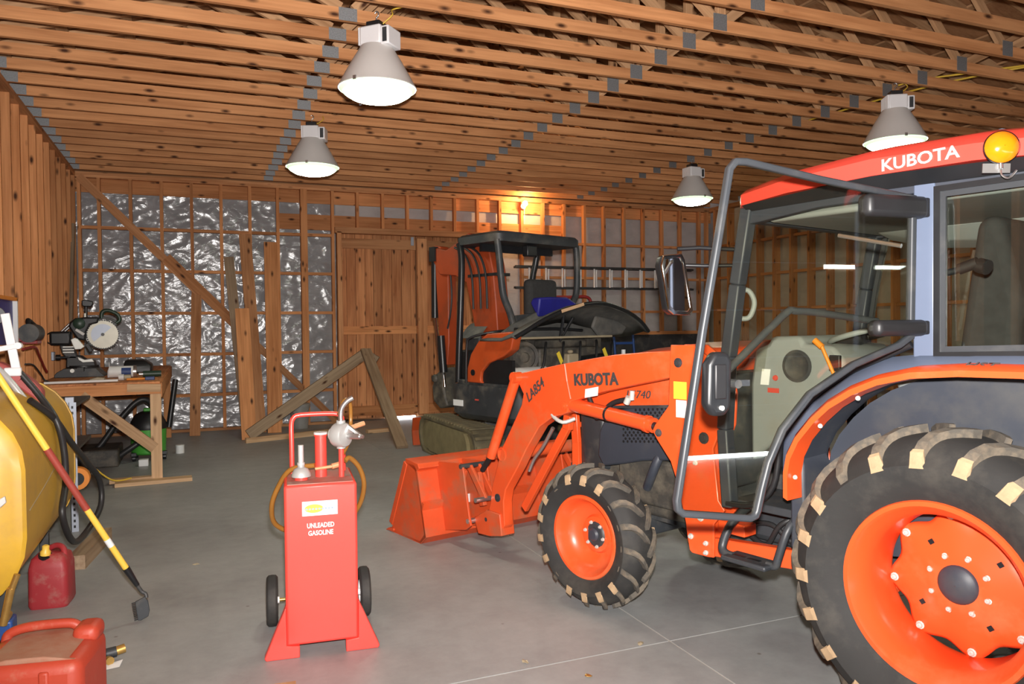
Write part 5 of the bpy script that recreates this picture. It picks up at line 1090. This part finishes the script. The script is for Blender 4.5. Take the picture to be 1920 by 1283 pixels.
obj('body', G().loft([[(x * w_, y * w_, z) for x, y in rrect(-0.10, 0.10, -0.10, 0.10, 0.03, 3)] for z, w_ in ((0.0, 0.93), (0.02, 1.0), (0.22, 0.97), (0.27, 0.85), (0.29, 0.6))]), 'can_maroon', c2, smooth=50)
obj('carry_handle', G().tube([(0.075, -0.03, 0.24), (0.06, 0.0, 0.30), (0.02, 0.03, 0.315), (-0.04, 0.05, 0.29)], 0.016, 8, sm=5), 'can_maroon', c2, smooth=60)
obj('spout_collar', G().cyl((-0.02, -0.05, 0.265), (-0.015, -0.06, 0.29), 0.034, n=18), 'black', c2, smooth=40)
obj('spout', G().lathe([(0.026, 0), (0.026, 0.02), (0.018, 0.03), (0.018, 0.05), (0.012, 0.055), (0.001, 0.055)], 18, (-0.015, -0.06, 0.29), (0.1, -0.1, 1), cap=False), 'pole_yellow', c2, smooth=40)
bv = thing('brass_valve', 'brass valve with a paper tag lying on the floor beside the big gas can', 'valve', T3(-0.38, 3.95, 0.0))
obj('pipe', G().cyl((-0.10, -0.02, 0.035), (0.03, 0.01, 0.04), 0.014).cyl((-0.02, 0, 0.037), (0.02, 0.008, 0.039), 0.024), 'char', bv, smooth=40)
obj('valve_body', G().cyl((0.02, 0.01, 0.04), (0.055, 0.02, 0.045), 0.02).cyl((-0.01, -0.03, 0.02), (0.0, -0.055, 0.022), 0.018), 'brass', bv, smooth=40)
obj('paper_tag', G().add([(-0.03, -0.10, 0.002), (0.04, -0.09, 0.003), (0.05, -0.03, 0.012), (-0.02, -0.05, 0.006)], [(0, 1, 2, 3)]), 'label_white', bv)

# ------------------------------------------------------------------ workbench corner
wbn = thing('workbench', 'long wooden workbench with a braced front leg along the left wall', 'workbench')
bx0, bx1, by0, by1, bz = -1.455, -0.33, 8.45, 12.10, 1.0
for i in range(6):
    xa = bx0 + (bx1 - bx0) * i / 6; beam('top_board', (xa + 0.096, by0, bz - 0.012), (xa + 0.096, by1, bz - 0.012), 0.189, 0.024, 'plank', wbn)
beam('front_apron', (bx0, by0 - 0.02, bz - 0.075), (bx1, by0 - 0.02, bz - 0.065), 0.038, 0.105, 'stud', wbn)
beam('apron_cleat', (-0.62, by0 - 0.055, bz - 0.05), (bx1 + 0.01, by0 - 0.055, bz - 0.06), 0.03, 0.075, 'pale', wbn)
beam('side_apron', (bx1 - 0.0, by0, bz - 0.085), (bx1 - 0.0, by1, bz - 0.085), 0.038, 0.14, 'stud', wbn)
beam('leg', (bx1 - 0.04, by0 - 0.01, 0.0), (bx1 - 0.04, by0 - 0.01, bz - 0.12), 0.10, 0.04, 'pale', wbn, up=(0, 1, 0))
beam('leg', (bx1 - 0.04, by1 - 0.3, 0.0), (bx1 - 0.04, by1 - 0.3, bz - 0.12), 0.09, 0.04, 'stud', wbn, up=(0, 1, 0))
beam('leg', (bx0 + 0.05, by0 + 0.03, 0.0), (bx0 + 0.05, by0 + 0.03, bz - 0.12), 0.09, 0.04, 'stud', wbn, up=(0, 1, 0))
beam('brace', (-1.02, by0 - 0.03, 0.89), (-0.385, by0 - 0.03, 0.34), 0.04, 0.10, 'pale', wbn)
beam('floor_stretcher', (-0.80, by0 + 0.02, 0.03), (-0.36, by0 + 0.06, 0.03), 0.09, 0.04, 'pale', wbn)
tag(beam('floor_board', (-0.74, 8.33, 0.02), (-0.05, 8.37, 0.02), 0.14, 0.035, 'pale'), 'flat pale offcut board on the floor under the workbench leg', 'board')
# sliding mitre saw
ms = thing('miter_saw', 'dark green sliding miter saw with shiny blade on the workbench', 'saw', T3(-1.08, 9.85, 1.0))
obj('base', G().prism([(-0.345, 0.0), (-0.345, 0.03), (-0.32, 0.06), (-0.25, 0.10), (0.06, 0.10), (0.10, 0.05), (0.14, 0.012), (0.14, 0.0)], -0.2, 0.2), 'char', ms, bevel=0.008)
obj('turntable', G().cyl((-0.08, 0, 0.095), (-0.08, 0, 0.125), 0.15, n=28).box(-0.11, -0.05, -0.30, 0.0, 0.07, 0.11), 'dark', ms, smooth=40)
obj('turntable_lock', G().cyl((-0.17, -0.21, 0.075), (-0.17, -0.19, 0.075), 0.022, n=14), 'zinc', ms, smooth=40)
obj('rear_column', G().prism([(-0.25, 0.10), (-0.245, 0.22), (-0.20, 0.24), (-0.10, 0.235), (-0.05, 0.19), (0.03, 0.18), (0.05, 0.10)], -0.06, 0.10), 'dark', ms, bevel=0.012)
obj('fence', G().prism([(-0.13, 0.225), (-0.06, 0.19), (0.01, 0.20), (0.035, 0.165), (-0.08, 0.16), (-0.12, 0.19)], -0.10, -0.07), 'zinc', ms, bevel=0.004)
obj('knob', G().cyl((-0.30, -0.05, 0.22), (-0.345, -0.05, 0.22), 0.032, n=16).cyl((-0.30, -0.05, 0.22), (-0.22, -0.05, 0.22), 0.014), 'black', ms, smooth=40)
obj('bevel_arm', G().prism([(-0.31, 0.36), (-0.18, 0.34), (-0.145, 0.25), (-0.13, 0.20), (-0.24, 0.20), (-0.285, 0.27)], -0.06, 0.06), 'char', ms, bevel=0.012)
for z in (0.27, 0.30, 0.33): obj('arm_rib', G().box(-0.275, -0.165, -0.068, -0.058, z, z + 0.012), 'zinc', ms)
for dx in (0.0, 0.03): obj('slide_rail', G().cyl((-0.30 + dx, -0.02 + dx, 0.50), (-0.17 + dx, -0.02 + dx, 0.635), 0.012), 'steel', ms, smooth=40)
obj('linkage', G().prism([(-0.192, 0.418), (-0.15, 0.44), (-0.12, 0.425), (-0.055, 0.34), (-0.09, 0.31), (-0.15, 0.305), (-0.17, 0.35)], -0.12, -0.09), 'zinc', ms, bevel=0.006)
obj('linkage_pad', G().bar((-0.04, -0.10, 0.37), (0.01, -0.10, 0.28), 0.03, 0.04, (1, 0, 0)), 'dark', ms, bevel=0.006)
obj('motor_housing', G().prism([(-0.20, 0.61), (-0.147, 0.656), (-0.047, 0.667), (0.085, 0.666), (0.08, 0.60), (0.0, 0.58), (-0.04, 0.50), (-0.05, 0.40), (-0.13, 0.42), (-0.18, 0.50), (-0.215, 0.565)], -0.09, 0.10), 'dark', ms, bevel=0.02, seg=3)
obj('motor_cap', G().lathe([(0.062, 0.0), (0.058, 0.03), (0.035, 0.045), (0.001, 0.046)], 24, (-0.108, -0.09, 0.595), (0, -1, 0), cap=False), 'saw_green', ms, smooth=40)
obj('motor_strap', G().bar((-0.14, -0.10, 0.53), (-0.06, -0.10, 0.47), 0.02, 0.03, (1, 0, 1)), 'alu', ms, bevel=0.004)
bc, br = (0.122, 0.470), 0.165
gp = [(bc[0] + 0.185 * math.cos(math.radians(a)), bc[1] + 0.185 * math.sin(math.radians(a))) for a in range(35, 236, 12)]
obj('blade_guard', G().prism(gp + [bc], -0.05, 0.03), 'char', ms, bevel=0.008)
for a, l in ((62, 0.03), (85, 0.035), (112, 0.05), (142, 0.06), (172, 0.06), (200, 0.055)):
    c_, s_ = math.cos(math.radians(a)), math.sin(math.radians(a))
    obj('guard_slot', G().bar((bc[0] + (0.178 - l) * c_, -0.055, bc[1] + (0.178 - l) * s_), (bc[0] + 0.175 * c_, -0.055, bc[1] + 0.175 * s_), 0.006, 0.03, (-s_, 0, c_)), 'alu', ms)
obj('guard_label', G().prism([(bc[0] + 0.118 * math.cos(math.radians(a)), bc[1] + 0.118 * math.sin(math.radians(a))) for a in range(42, 226, 12)], -0.070, -0.062), 'slot', ms)
obj('blade', G().lathe([(0.001, -0.002), (br - 0.006, -0.002), (br - 0.006, 0.001), (0.001, 0.001)], 48, (bc[0], -0.058, bc[1]), (0, 1, 0), cap=False), 'saw_blade', ms, smooth=30)
bt = G()
for i in range(40):
    a = 2 * PI * i / 40; bt.bar((bc[0] + (br - 0.01) * math.cos(a), -0.0585, bc[1] + (br - 0.01) * math.sin(a)), (bc[0] + (br + 0.004) * math.cos(a + 0.06), -0.0585, bc[1] + (br + 0.004) * math.sin(a + 0.06)), 0.004, 0.014)
obj('blade_teeth', bt, 'dark', ms)['kind'] = 'stuff'
obj('arbor', G().cyl((bc[0], -0.08, bc[1]), (bc[0], -0.03, bc[1]), 0.018, n=16), 'black', ms, smooth=40)
obj('handle', G().tube([(0.11, -0.01, 0.63), (0.115, -0.01, 0.72), (0.178, -0.01, 0.742), (0.265, -0.01, 0.70), (0.292, -0.01, 0.635), (0.255, -0.01, 0.60)], 0.022, 10, sm=5), 'saw_green', ms, smooth=60)
obj('handle_web', G().prism([(0.10, 0.60), (0.11, 0.68), (0.17, 0.665), (0.27, 0.625), (0.25, 0.59)], -0.025, 0.01), 'char', ms, bevel=0.008)
obj('carry_post', G().cyl((-0.05, 0.0, 0.65), (-0.045, 0.0, 0.80), 0.017), 'black', ms, smooth=40)
obj('carry_knob', G().prism([(-0.085, 0.80), (-0.088, 0.855), (-0.05, 0.865), (0.025, 0.845), (0.03, 0.815), (0.01, 0.785), (-0.07, 0.785)], -0.03, 0.03), 'black', ms, bevel=0.01)
obj('post_collar', G().cyl((-0.055, -0.03, 0.66), (-0.055, -0.03, 0.71), 0.014), 'zinc', ms, smooth=40)
obj('dust_bag', G().box(-0.40, -0.19, -0.10, 0.06, 0.355, 0.51), 'black', ms, bevel=0.025, seg=3)
obj('bag_loop', G().tube([(-0.395, -0.03, 0.50), (-0.445, -0.03, 0.46), (-0.445, -0.03, 0.41), (-0.395, -0.03, 0.37)], 0.006, 6, sm=5), 'black', ms, smooth=60)
# things lying on the bench
tag(obj('black_case', G().loft([[(x, y, z) for x, y in ((-0.78, 10.1), (-0.48, 10.1), (-0.48, 10.5), (-0.78, 10.5))] + [] for z in (1.0, 1.10)] + [[(-0.77, 10.15, 1.16), (-0.56, 10.15, 1.16), (-0.56, 10.5, 1.16), (-0.77, 10.5, 1.16)]]), 'dark', None, bevel=0.02), 'low black tool case behind the white roll on the workbench', 'case')
tr1 = thing('roll', 'white and navy roll lying on its side on the workbench', 'roll', T3(-0.72, 9.35, 1.065))
obj('band', G().cyl((-0.14, 0, 0), (0.10, 0, 0), 0.062, n=28), 'label_white', tr1, smooth=40)
obj('wrapper', G().cyl((-0.02, 0, -0.002), (0.075, 0, -0.002), 0.0635, n=28), 'navy', tr1, smooth=40)
obj('rim', G().cyl((0.095, 0, 0), (0.125, 0, 0), 0.064, n=28), 'steel', tr1, smooth=40)
sb = thing('spray_bottle', 'little clear pointed bottle standing beside the saw on the bench', 'bottle', T3(-0.87, 9.45, 1.0))
obj('bottle', G().lathe([(0.018, 0), (0.02, 0.01), (0.02, 0.07), (0.012, 0.085), (0.008, 0.10)], 14), 'label_white', sb, smooth=40)
obj('tip', G().cyl((0, 0, 0.10), (0, 0, 0.17), 0.005, 0.002, 8), 'label_white', sb, smooth=40)
tag(obj('straightedge', G().bar((-1.36, 8.62, 1.012), (-0.72, 8.66, 1.014), 0.05, 0.022), 'alu', None, bevel=0.003), 'long aluminium straightedge along the front of the workbench', 'straightedge')
cu2 = thing('sanding_drum', 'small grey roll with tan core near the front of the bench', 'roll', T3(-0.70, 8.85, 1.032))
obj('drum', G().cyl((-0.03, 0, 0), (0.02, 0, 0), 0.032, n=20), 'alu', cu2, smooth=40)
obj('core', G().cyl((0.02, 0, 0), (0.08, 0.01, 0), 0.026, n=20), 'bottle', cu2, smooth=40)
hm = thing('hammer', 'hammer with orange wooden handle lying on the workbench', 'hammer', T3(-0.55, 8.75, 1.015))
obj('handle', G().cyl((-0.10, 0, 0), (0.08, 0.02, 0), 0.011), 'safety_orange', hm, smooth=40)
obj('head', G().box(0.07, 0.16, -0.02, 0.05, -0.015, 0.02), 'navy', hm, bevel=0.006)
gl_ = thing('drill', 'dark green cordless tool lying at the right end of the bench', 'power tool', T3(-0.45, 9.3, 1.035))
obj('body', G().cyl((-0.08, 0, 0), (0.10, 0.02, 0), 0.034, n=18), 'saw_green', gl_, smooth=40)
obj('collar', G().cyl((-0.08, 0, 0), (-0.12, -0.004, 0), 0.022, n=16), 'steel', gl_, smooth=40)
tag(obj('rag_bundle', G().loft([[(x + 0.02 * math.sin(3 * i), y, z) for i, (y, z) in enumerate(((9.0, 1.0), (9.15, 1.0), (9.15, 1.0 + h_), (9.0, 1.0 + h_)))] for x, h_ in ((-1.02, 0.01), (-0.95, 0.03), (-0.88, 0.02))]), 'bottle', None, bevel=0.004), 'crumpled tan scrap on the bench in front of the saw', 'scrap')
# shop vacuum under the bench
sv = thing('shop_vacuum', 'green wheeled shop vacuum with black hose under the workbench', 'vacuum cleaner', T3(-0.52, 9.95, 0))
obj('drum', G().lathe([(0.165, 0.07), (0.185, 0.09), (0.195, 0.36)], 32), 'green', sv, smooth=40)
obj('motor_head', G().lathe([(0.20, 0.36), (0.205, 0.40), (0.18, 0.46), (0.14, 0.53), (0.08, 0.56), (0.001, 0.565)], 32, cap=False), 'dark', sv, smooth=50)
obj('top_grip', G().box(-0.05, 0.07, -0.03, 0.03, 0.56, 0.60), 'green', sv, bevel=0.012)
for x, y in ((-0.15, -0.13), (0.17, -0.10), (0.15, 0.14), (-0.14, 0.14)):
    obj('caster', G().cyl((x - 0.02, y, 0.035), (x + 0.02, y, 0.035), 0.035, n=16).box(x - 0.03, x + 0.03, y - 0.03, y + 0.03, 0.06, 0.10), 'black', sv, bevel=0.004)
obj('hose', G().tube([(0.10, -0.05, 0.56), (0.0, -0.10, 0.70), (-0.12, -0.12, 0.68), (-0.30, -0.14, 0.48), (-0.46, -0.16, 0.25), (-0.60, -0.18, 0.06), (-0.40, -0.26, 0.04), (-0.20, -0.28, 0.16), (-0.05, -0.26, 0.26)], 0.032, 12, sm=8), 'hose', sv, smooth=60)
obj('wand', G().cyl((0.22, 0.0, 0.36), (0.30, 0.08, 0.92), 0.032, n=14), 'black', sv, smooth=40)
tag(obj('foam_block', G().box(-0.60, -0.50, 9.42, 9.52, 0.0, 0.075), 'label_white', None, bevel=0.008), 'small white block on the floor in front of the green vacuum', 'block')
tag(obj('paint_can', G().cyl((0, 0, 0), (0, 0, 0.10), 0.05, n=20), 'label_white', None, smooth=40, mw=T3(-0.19, 10.25, 0.0)), 'little white can on the floor right of the green vacuum', 'can')
tag(obj('floor_clutter_box', G().box(-1.35, -0.80, 9.5, 10.1, 0.0, 0.20), 'engine', None, bevel=0.02), 'low dark crate in the shadow under the workbench', 'crate')
tag(obj('yellow_cable', G().tube([(-1.05, 7.6, 0.62), (-0.98, 7.85, 0.45), (-0.90, 8.1, 0.25), (-0.75, 8.25, 0.08), (-0.60, 8.38, 0.062)], 0.008, 8, sm=6), 'cord_yellow', None, smooth=60), 'thin yellow cord hanging down beside the perforated post', 'cord')
# slotted shelving posts just past the tank, with an orange reel
sh = thing('slotted_rack', 'perforated grey steel rack post behind the yellow tank', 'rack', T3(-0.86, 6.6, 0))
obj('post', G().box(-0.025, 0.025, 0.0, 0.004, 0.0, 0.98).box(-0.025, -0.021, 0.0, 0.04, 0.0, 0.98), 'slot', sh)
for i in range(22): obj('slot_hole', G().box(-0.008, 0.006, -0.001, 0.0005, 0.03 + i * 0.043, 0.05 + i * 0.043), 'black', sh)
obj('rack_plate', G().box(-0.05, 0.01, 0.005, 0.03, 0.95, 1.02), 'slot', sh, bevel=0.004)
for z in (0.30, 0.62, 0.96): obj('shelf', G().box(-0.55, 0.02, 0.04, 0.9, z - 0.02, z), 'char', sh)
orr = thing('cord_reel', 'orange cord reel on the grey rack shelf behind the yellow tank', 'reel', T3(-0.85, 6.72, 0.385))
obj('drum', G().cyl((0, -0.04, 0), (0, 0.04, 0), 0.085, n=24), 'safety_orange', orr, smooth=40)
obj('hub', G().cyl((0, -0.05, 0), (0, 0.05, 0), 0.05, n=16), 'black', orr, smooth=40)
# left wall: shelf boxes and a grinder on the wall
ws = thing('wall_cabinet', 'open wooden wall box with white front edge on the left stud wall', 'cabinet', T3(-1.46, 7.55, 1.38))
obj('side_board', G().box(0.0, 0.045, 0.24, 0.27, 0.0, 0.42), 'label_white', ws)
obj('top_board', G().box(0.0, 0.045, -0.4, 0.27, 0.40, 0.43), 'safety_orange', ws)
obj('bottom_board', G().box(0.0, 0.05, -0.4, 0.27, 0.0, 0.03), 'lumber', ws)
obj('back_board', G().box(0.0, 0.01, -0.4, 0.27, 0.0, 0.43), 'bag_blue', ws)
gr = thing('bench_grinder', 'grey motor mounted on the left stud wall above the tank', 'motor', T3(-1.40, 8.3, 1.50))
obj('motor', G().cyl((0.0, -0.14, 0), (0.0, 0.16, 0), 0.085, n=24), 'char', gr, smooth=40)
obj('mount', G().box(-0.09, 0.06, -0.10, 0.12, -0.10, -0.07).box(-0.09, -0.06, -0.1, 0.12, -0.1, 0.05), 'red_tool', gr, bevel=0.004)
obj('belt_arm', G().tube([(0.0, -0.10, 0.06), (-0.02, -0.04, 0.12), (-0.01, 0.06, 0.10), (0.02, 0.10, 0.06)], 0.02, 8, sm=5), 'dark', gr, smooth=60)
tag(obj('air_hose', G().tube([(-1.40, 7.9, 1.36), (-1.36, 8.2, 1.37), (-1.38, 8.5, 1.30), (-1.40, 8.9, 1.16), (-1.40, 9.05, 1.10)], 0.012, 8, sm=6), 'red_tool', None, smooth=60), 'dark red air hose drooping along the left stud wall', 'hose')
tag(obj('power_cord', G().tube([(-1.42, 8.1, 1.22), (-1.40, 8.35, 1.20), (-1.38, 8.6, 1.10), (-1.36, 8.66, 1.04), (-1.30, 8.64, 1.012)], 0.008, 8, sm=6), 'dark', None, smooth=60), 'thin dark power cord hanging from the left stud wall to the bench', 'cord')
tag(obj('outlet_box', G().box(-1.50, -1.47, 9.98, 10.08, 1.18, 1.28), 'slot', None, bevel=0.006), 'grey electrical box on the left stud wall beside the saw', 'outlet box')

# ------------------------------------------------------------------ loose lumber
LG = 'loose boards leaning on the back wall'
def lean(p, q, w, h, mt, label, up=(0, 1, 0)):
    return tag(beam('leaning_board', p, q, w, h, mt, None, up), label, 'board', LG)
lean((-0.02, 11.78, 0.0), (0.035, 12.19, 2.02), 0.14, 0.04, 'lumber', 'short leaning board left of the others, its top on the diagonal brace')
lean((0.66, 11.30, 0.0), (0.49, 12.19, 2.58), 0.14, 0.04, 'grey_wood', 'dark narrow leaning board, second from the left')
lean((0.86, 11.70, 0.0), (0.72, 12.17, 2.93), 0.17, 0.04, 'lumber', 'tall wide leaning board reaching the upper blocking')
lean((0.665, 11.05, 0.0), (0.63, 11.55, 1.80), 0.19, 0.04, 'stud', 'shorter wide leaning board in front of the others')
lean((1.05, 11.60, 0.0), (1.085, 12.17, 2.82), 0.19, 0.04, 'stud', 'rightmost tall leaning board beside the double stud')
af = thing('board_frame', 'propped A shaped pair of nailed boards in front of the plank door', 'board frame')
beam('long_rail', (0.64, 10.75, 0.10), (2.29, 11.05, 1.155), 0.04, 0.15, 'grey_wood', af)
beam('short_rail', (2.27, 11.02, 1.20), (2.37, 9.35, 0.02), 0.15, 0.04, 'grey_wood', af, up=(0, 0, 1))
beam('cross_block', (2.25, 11.06, 1.17), (2.44, 10.98, 1.05), 0.05, 0.09, 'grey_wood', af)
FB = 'boards lying on the floor by the back wall'
tag(beam('floor_board', (0.60, 10.72, 0.035), (1.90, 11.16, 0.035), 0.04, 0.07, 'pale'), 'long pale board lying on edge on the floor below the leaning boards', 'board', FB)
tag(beam('floor_board', (2.25, 10.9, 0.03), (2.75, 11.0, 0.03), 0.09, 0.05, 'pale'), 'short pale block on the floor in front of the plank door', 'board', FB)
tag(beam('floor_board', (-0.72, 5.55, 0.045), (-0.63, 6.25, 0.045), 0.10, 0.09, 'grey_wood'), 'short timber on the floor beside the yellow tank', 'board', FB)
tag(beam('floor_board', (0.20, 2.55, 0.02), (0.27, 3.33, 0.02), 0.2, 0.035, 'pale'), 'pale board end on the floor at the bottom edge of the view', 'board', FB)
pa_ = thing('pail', 'grey plastic pail against the back wall behind the caddy handle', 'pail', T3(1.45, 11.95, 0))
obj('pail_body', G().lathe([(0.12, 0.0), (0.145, 0.34)], 28), 'pail', pa_, smooth=40)
obj('pail_lid', G().lathe([(0.155, 0.33), (0.155, 0.37), (0.14, 0.38)], 28), 'pail', pa_, smooth=40)
obj('bail', G().tube([(-0.15, 0, 0.33), (-0.10, -0.12, 0.24), (0.0, -0.16, 0.20), (0.10, -0.12, 0.24), (0.15, 0, 0.33)], 0.004, 6, sm=5), 'steel', pa_, smooth=60)

# ------------------------------------------------------------------ ladder, hand truck, red tool on the right
ld = thing('extension_ladder', 'aluminium extension ladder hung sideways on the back wall', 'ladder', T3(0, 12.16, 0))
for z, y, nm in ((2.545, 0.0, 'side_rail'), (2.175, 0.0, 'side_rail'), (2.535, 0.06, 'side_rail'), (2.185, 0.06, 'side_rail')):
    obj(nm, G().box(5.1, 8.75, y - 0.02, y + 0.02, z - 0.025, z + 0.012), 'char', ld)
x = 5.36
while x < 8.7:
    for dx, y in ((0, 0.0), (0.075, 0.06)): obj('rung', G().cyl((x + dx, y, 2.18), (x + dx, y, 2.54), 0.017, n=10), 'white', ld, smooth=40)
    x += 0.318
ht = thing('hand_truck', 'blue hand truck with black grip standing at the right of the excavator', 'hand truck', T3(6.85, 11.55, 0))
for x in (-0.19, 0.19): obj('frame_tube', G().tube([(x, -0.25, 0.08), (x, -0.10, 0.7), (x, 0.0, 1.45), (x, 0.05, 1.70)], 0.022, 10), 'blue', ht, smooth=50)
obj('grip', G().tube([(-0.24, -0.02, 1.74), (-0.10, 0.05, 1.76), (0.10, 0.05, 1.76), (0.19, 0.05, 1.70)], 0.03, 10, sm=3), 'black', ht, smooth=60)
for z in (0.4, 0.8, 1.2, 1.55): obj('cross_bar', G().box(-0.19, 0.19, -0.24 + z * 0.16, -0.21 + z * 0.16, z - 0.02, z + 0.02), 'blue' if z < 1.5 else 'slot', ht)
for x in (-0.26, 0.26): obj('wheel', G().lathe([(0.03, -0.03), (0.12, -0.035), (0.13, 0), (0.12, 0.035), (0.03, 0.03)], 24, (x, -0.1, 0.13), (1, 0, 0)), 'rubber', ht, smooth=40)
obj('toe_plate', G().box(-0.22, 0.22, -0.48, -0.25, 0.04, 0.055), 'blue', ht)
rt = thing('post_jack', 'dark red tubular stand with hooked handle beyond the excavator canopy', 'stand', T3(5.75, 11.3, 0))
obj('base', G().box(-0.2, 0.2, -0.2, 0.2, 0, 0.05), 'red_tool', rt)
obj('mast', G().cyl((0, 0, 0.05), (0, 0, 1.95), 0.03), 'red_tool', rt, smooth=40)
obj('hook_handle', G().tube([(-0.35, 0, 1.98), (0.0, 0, 1.98), (0.22, 0, 1.99), (0.32, 0, 1.95), (0.35, 0, 1.84), (0.36, 0, 1.76)], 0.026, 10, sm=4), 'red_tool', rt, smooth=60)
obj('clevis', G().box(0.31, 0.42, -0.03, 0.03, 1.72, 1.78), 'red_tool', rt, bevel=0.006)
# wiring on the ceiling
WG = 'yellow cables strung through the trusses'
tag(obj('cable', G().tube([(7.9, 4.3, 3.95), (7.3, 4.7, 3.90), (6.8, 5.1, 3.87), (6.45, 5.35, 3.84), (6.3, 5.45, 3.80)], 0.009, 6, sm=5), 'cord_yellow', None, smooth=60), 'thick yellow cable running along the trusses to the lamp above the cab', 'cable', WG)
tag(obj('cable', G().tube([(8.2, 4.15, 3.97), (7.4, 4.66, 3.91), (6.9, 5.6, 3.90), (6.7, 7.0, 3.90), (6.36, 8.6, 3.88)], 0.009, 6, sm=5), 'cord_yellow', None, smooth=60), 'long yellow cable receding through the trusses to the farthest lamp', 'cable', WG)

# dry leaf flakes dropped on the concrete
for (x, y), lab in zip(((1.36, 3.17), (1.945, 3.13), (1.55, 2.93), (-0.02, 5.35)), ('curled brown leaf flake on the floor joint nearest the caddy', 'reddish leaf scrap on the floor joint near the crossing', 'ochre leaf scrap on the floor below the joint', 'small dark leaf scrap on the floor left of the caddy')):
    rr = random.Random(int(x * 100)); n = 8
    vs = [(0, 0, 0.008)] + [(rr.uniform(0.012, 0.026) * math.cos(2 * PI * i / n), rr.uniform(0.008, 0.018) * math.sin(2 * PI * i / n), rr.uniform(0.001, 0.010)) for i in range(n)]
    o = obj('leaf_flake', G().add(vs, [(0, 1 + i, 1 + (i + 1) % n) for i in range(n)]), 'bottle' if y > 3 else 'brass', None, mw=T3(x, y, 0) @ RZ(x * 200))
    so = o.modifiers.new('thick', 'SOLIDIFY'); so.thickness = 0.002
    tag(o, lab, 'leaf', 'dry leaf flakes on the floor')
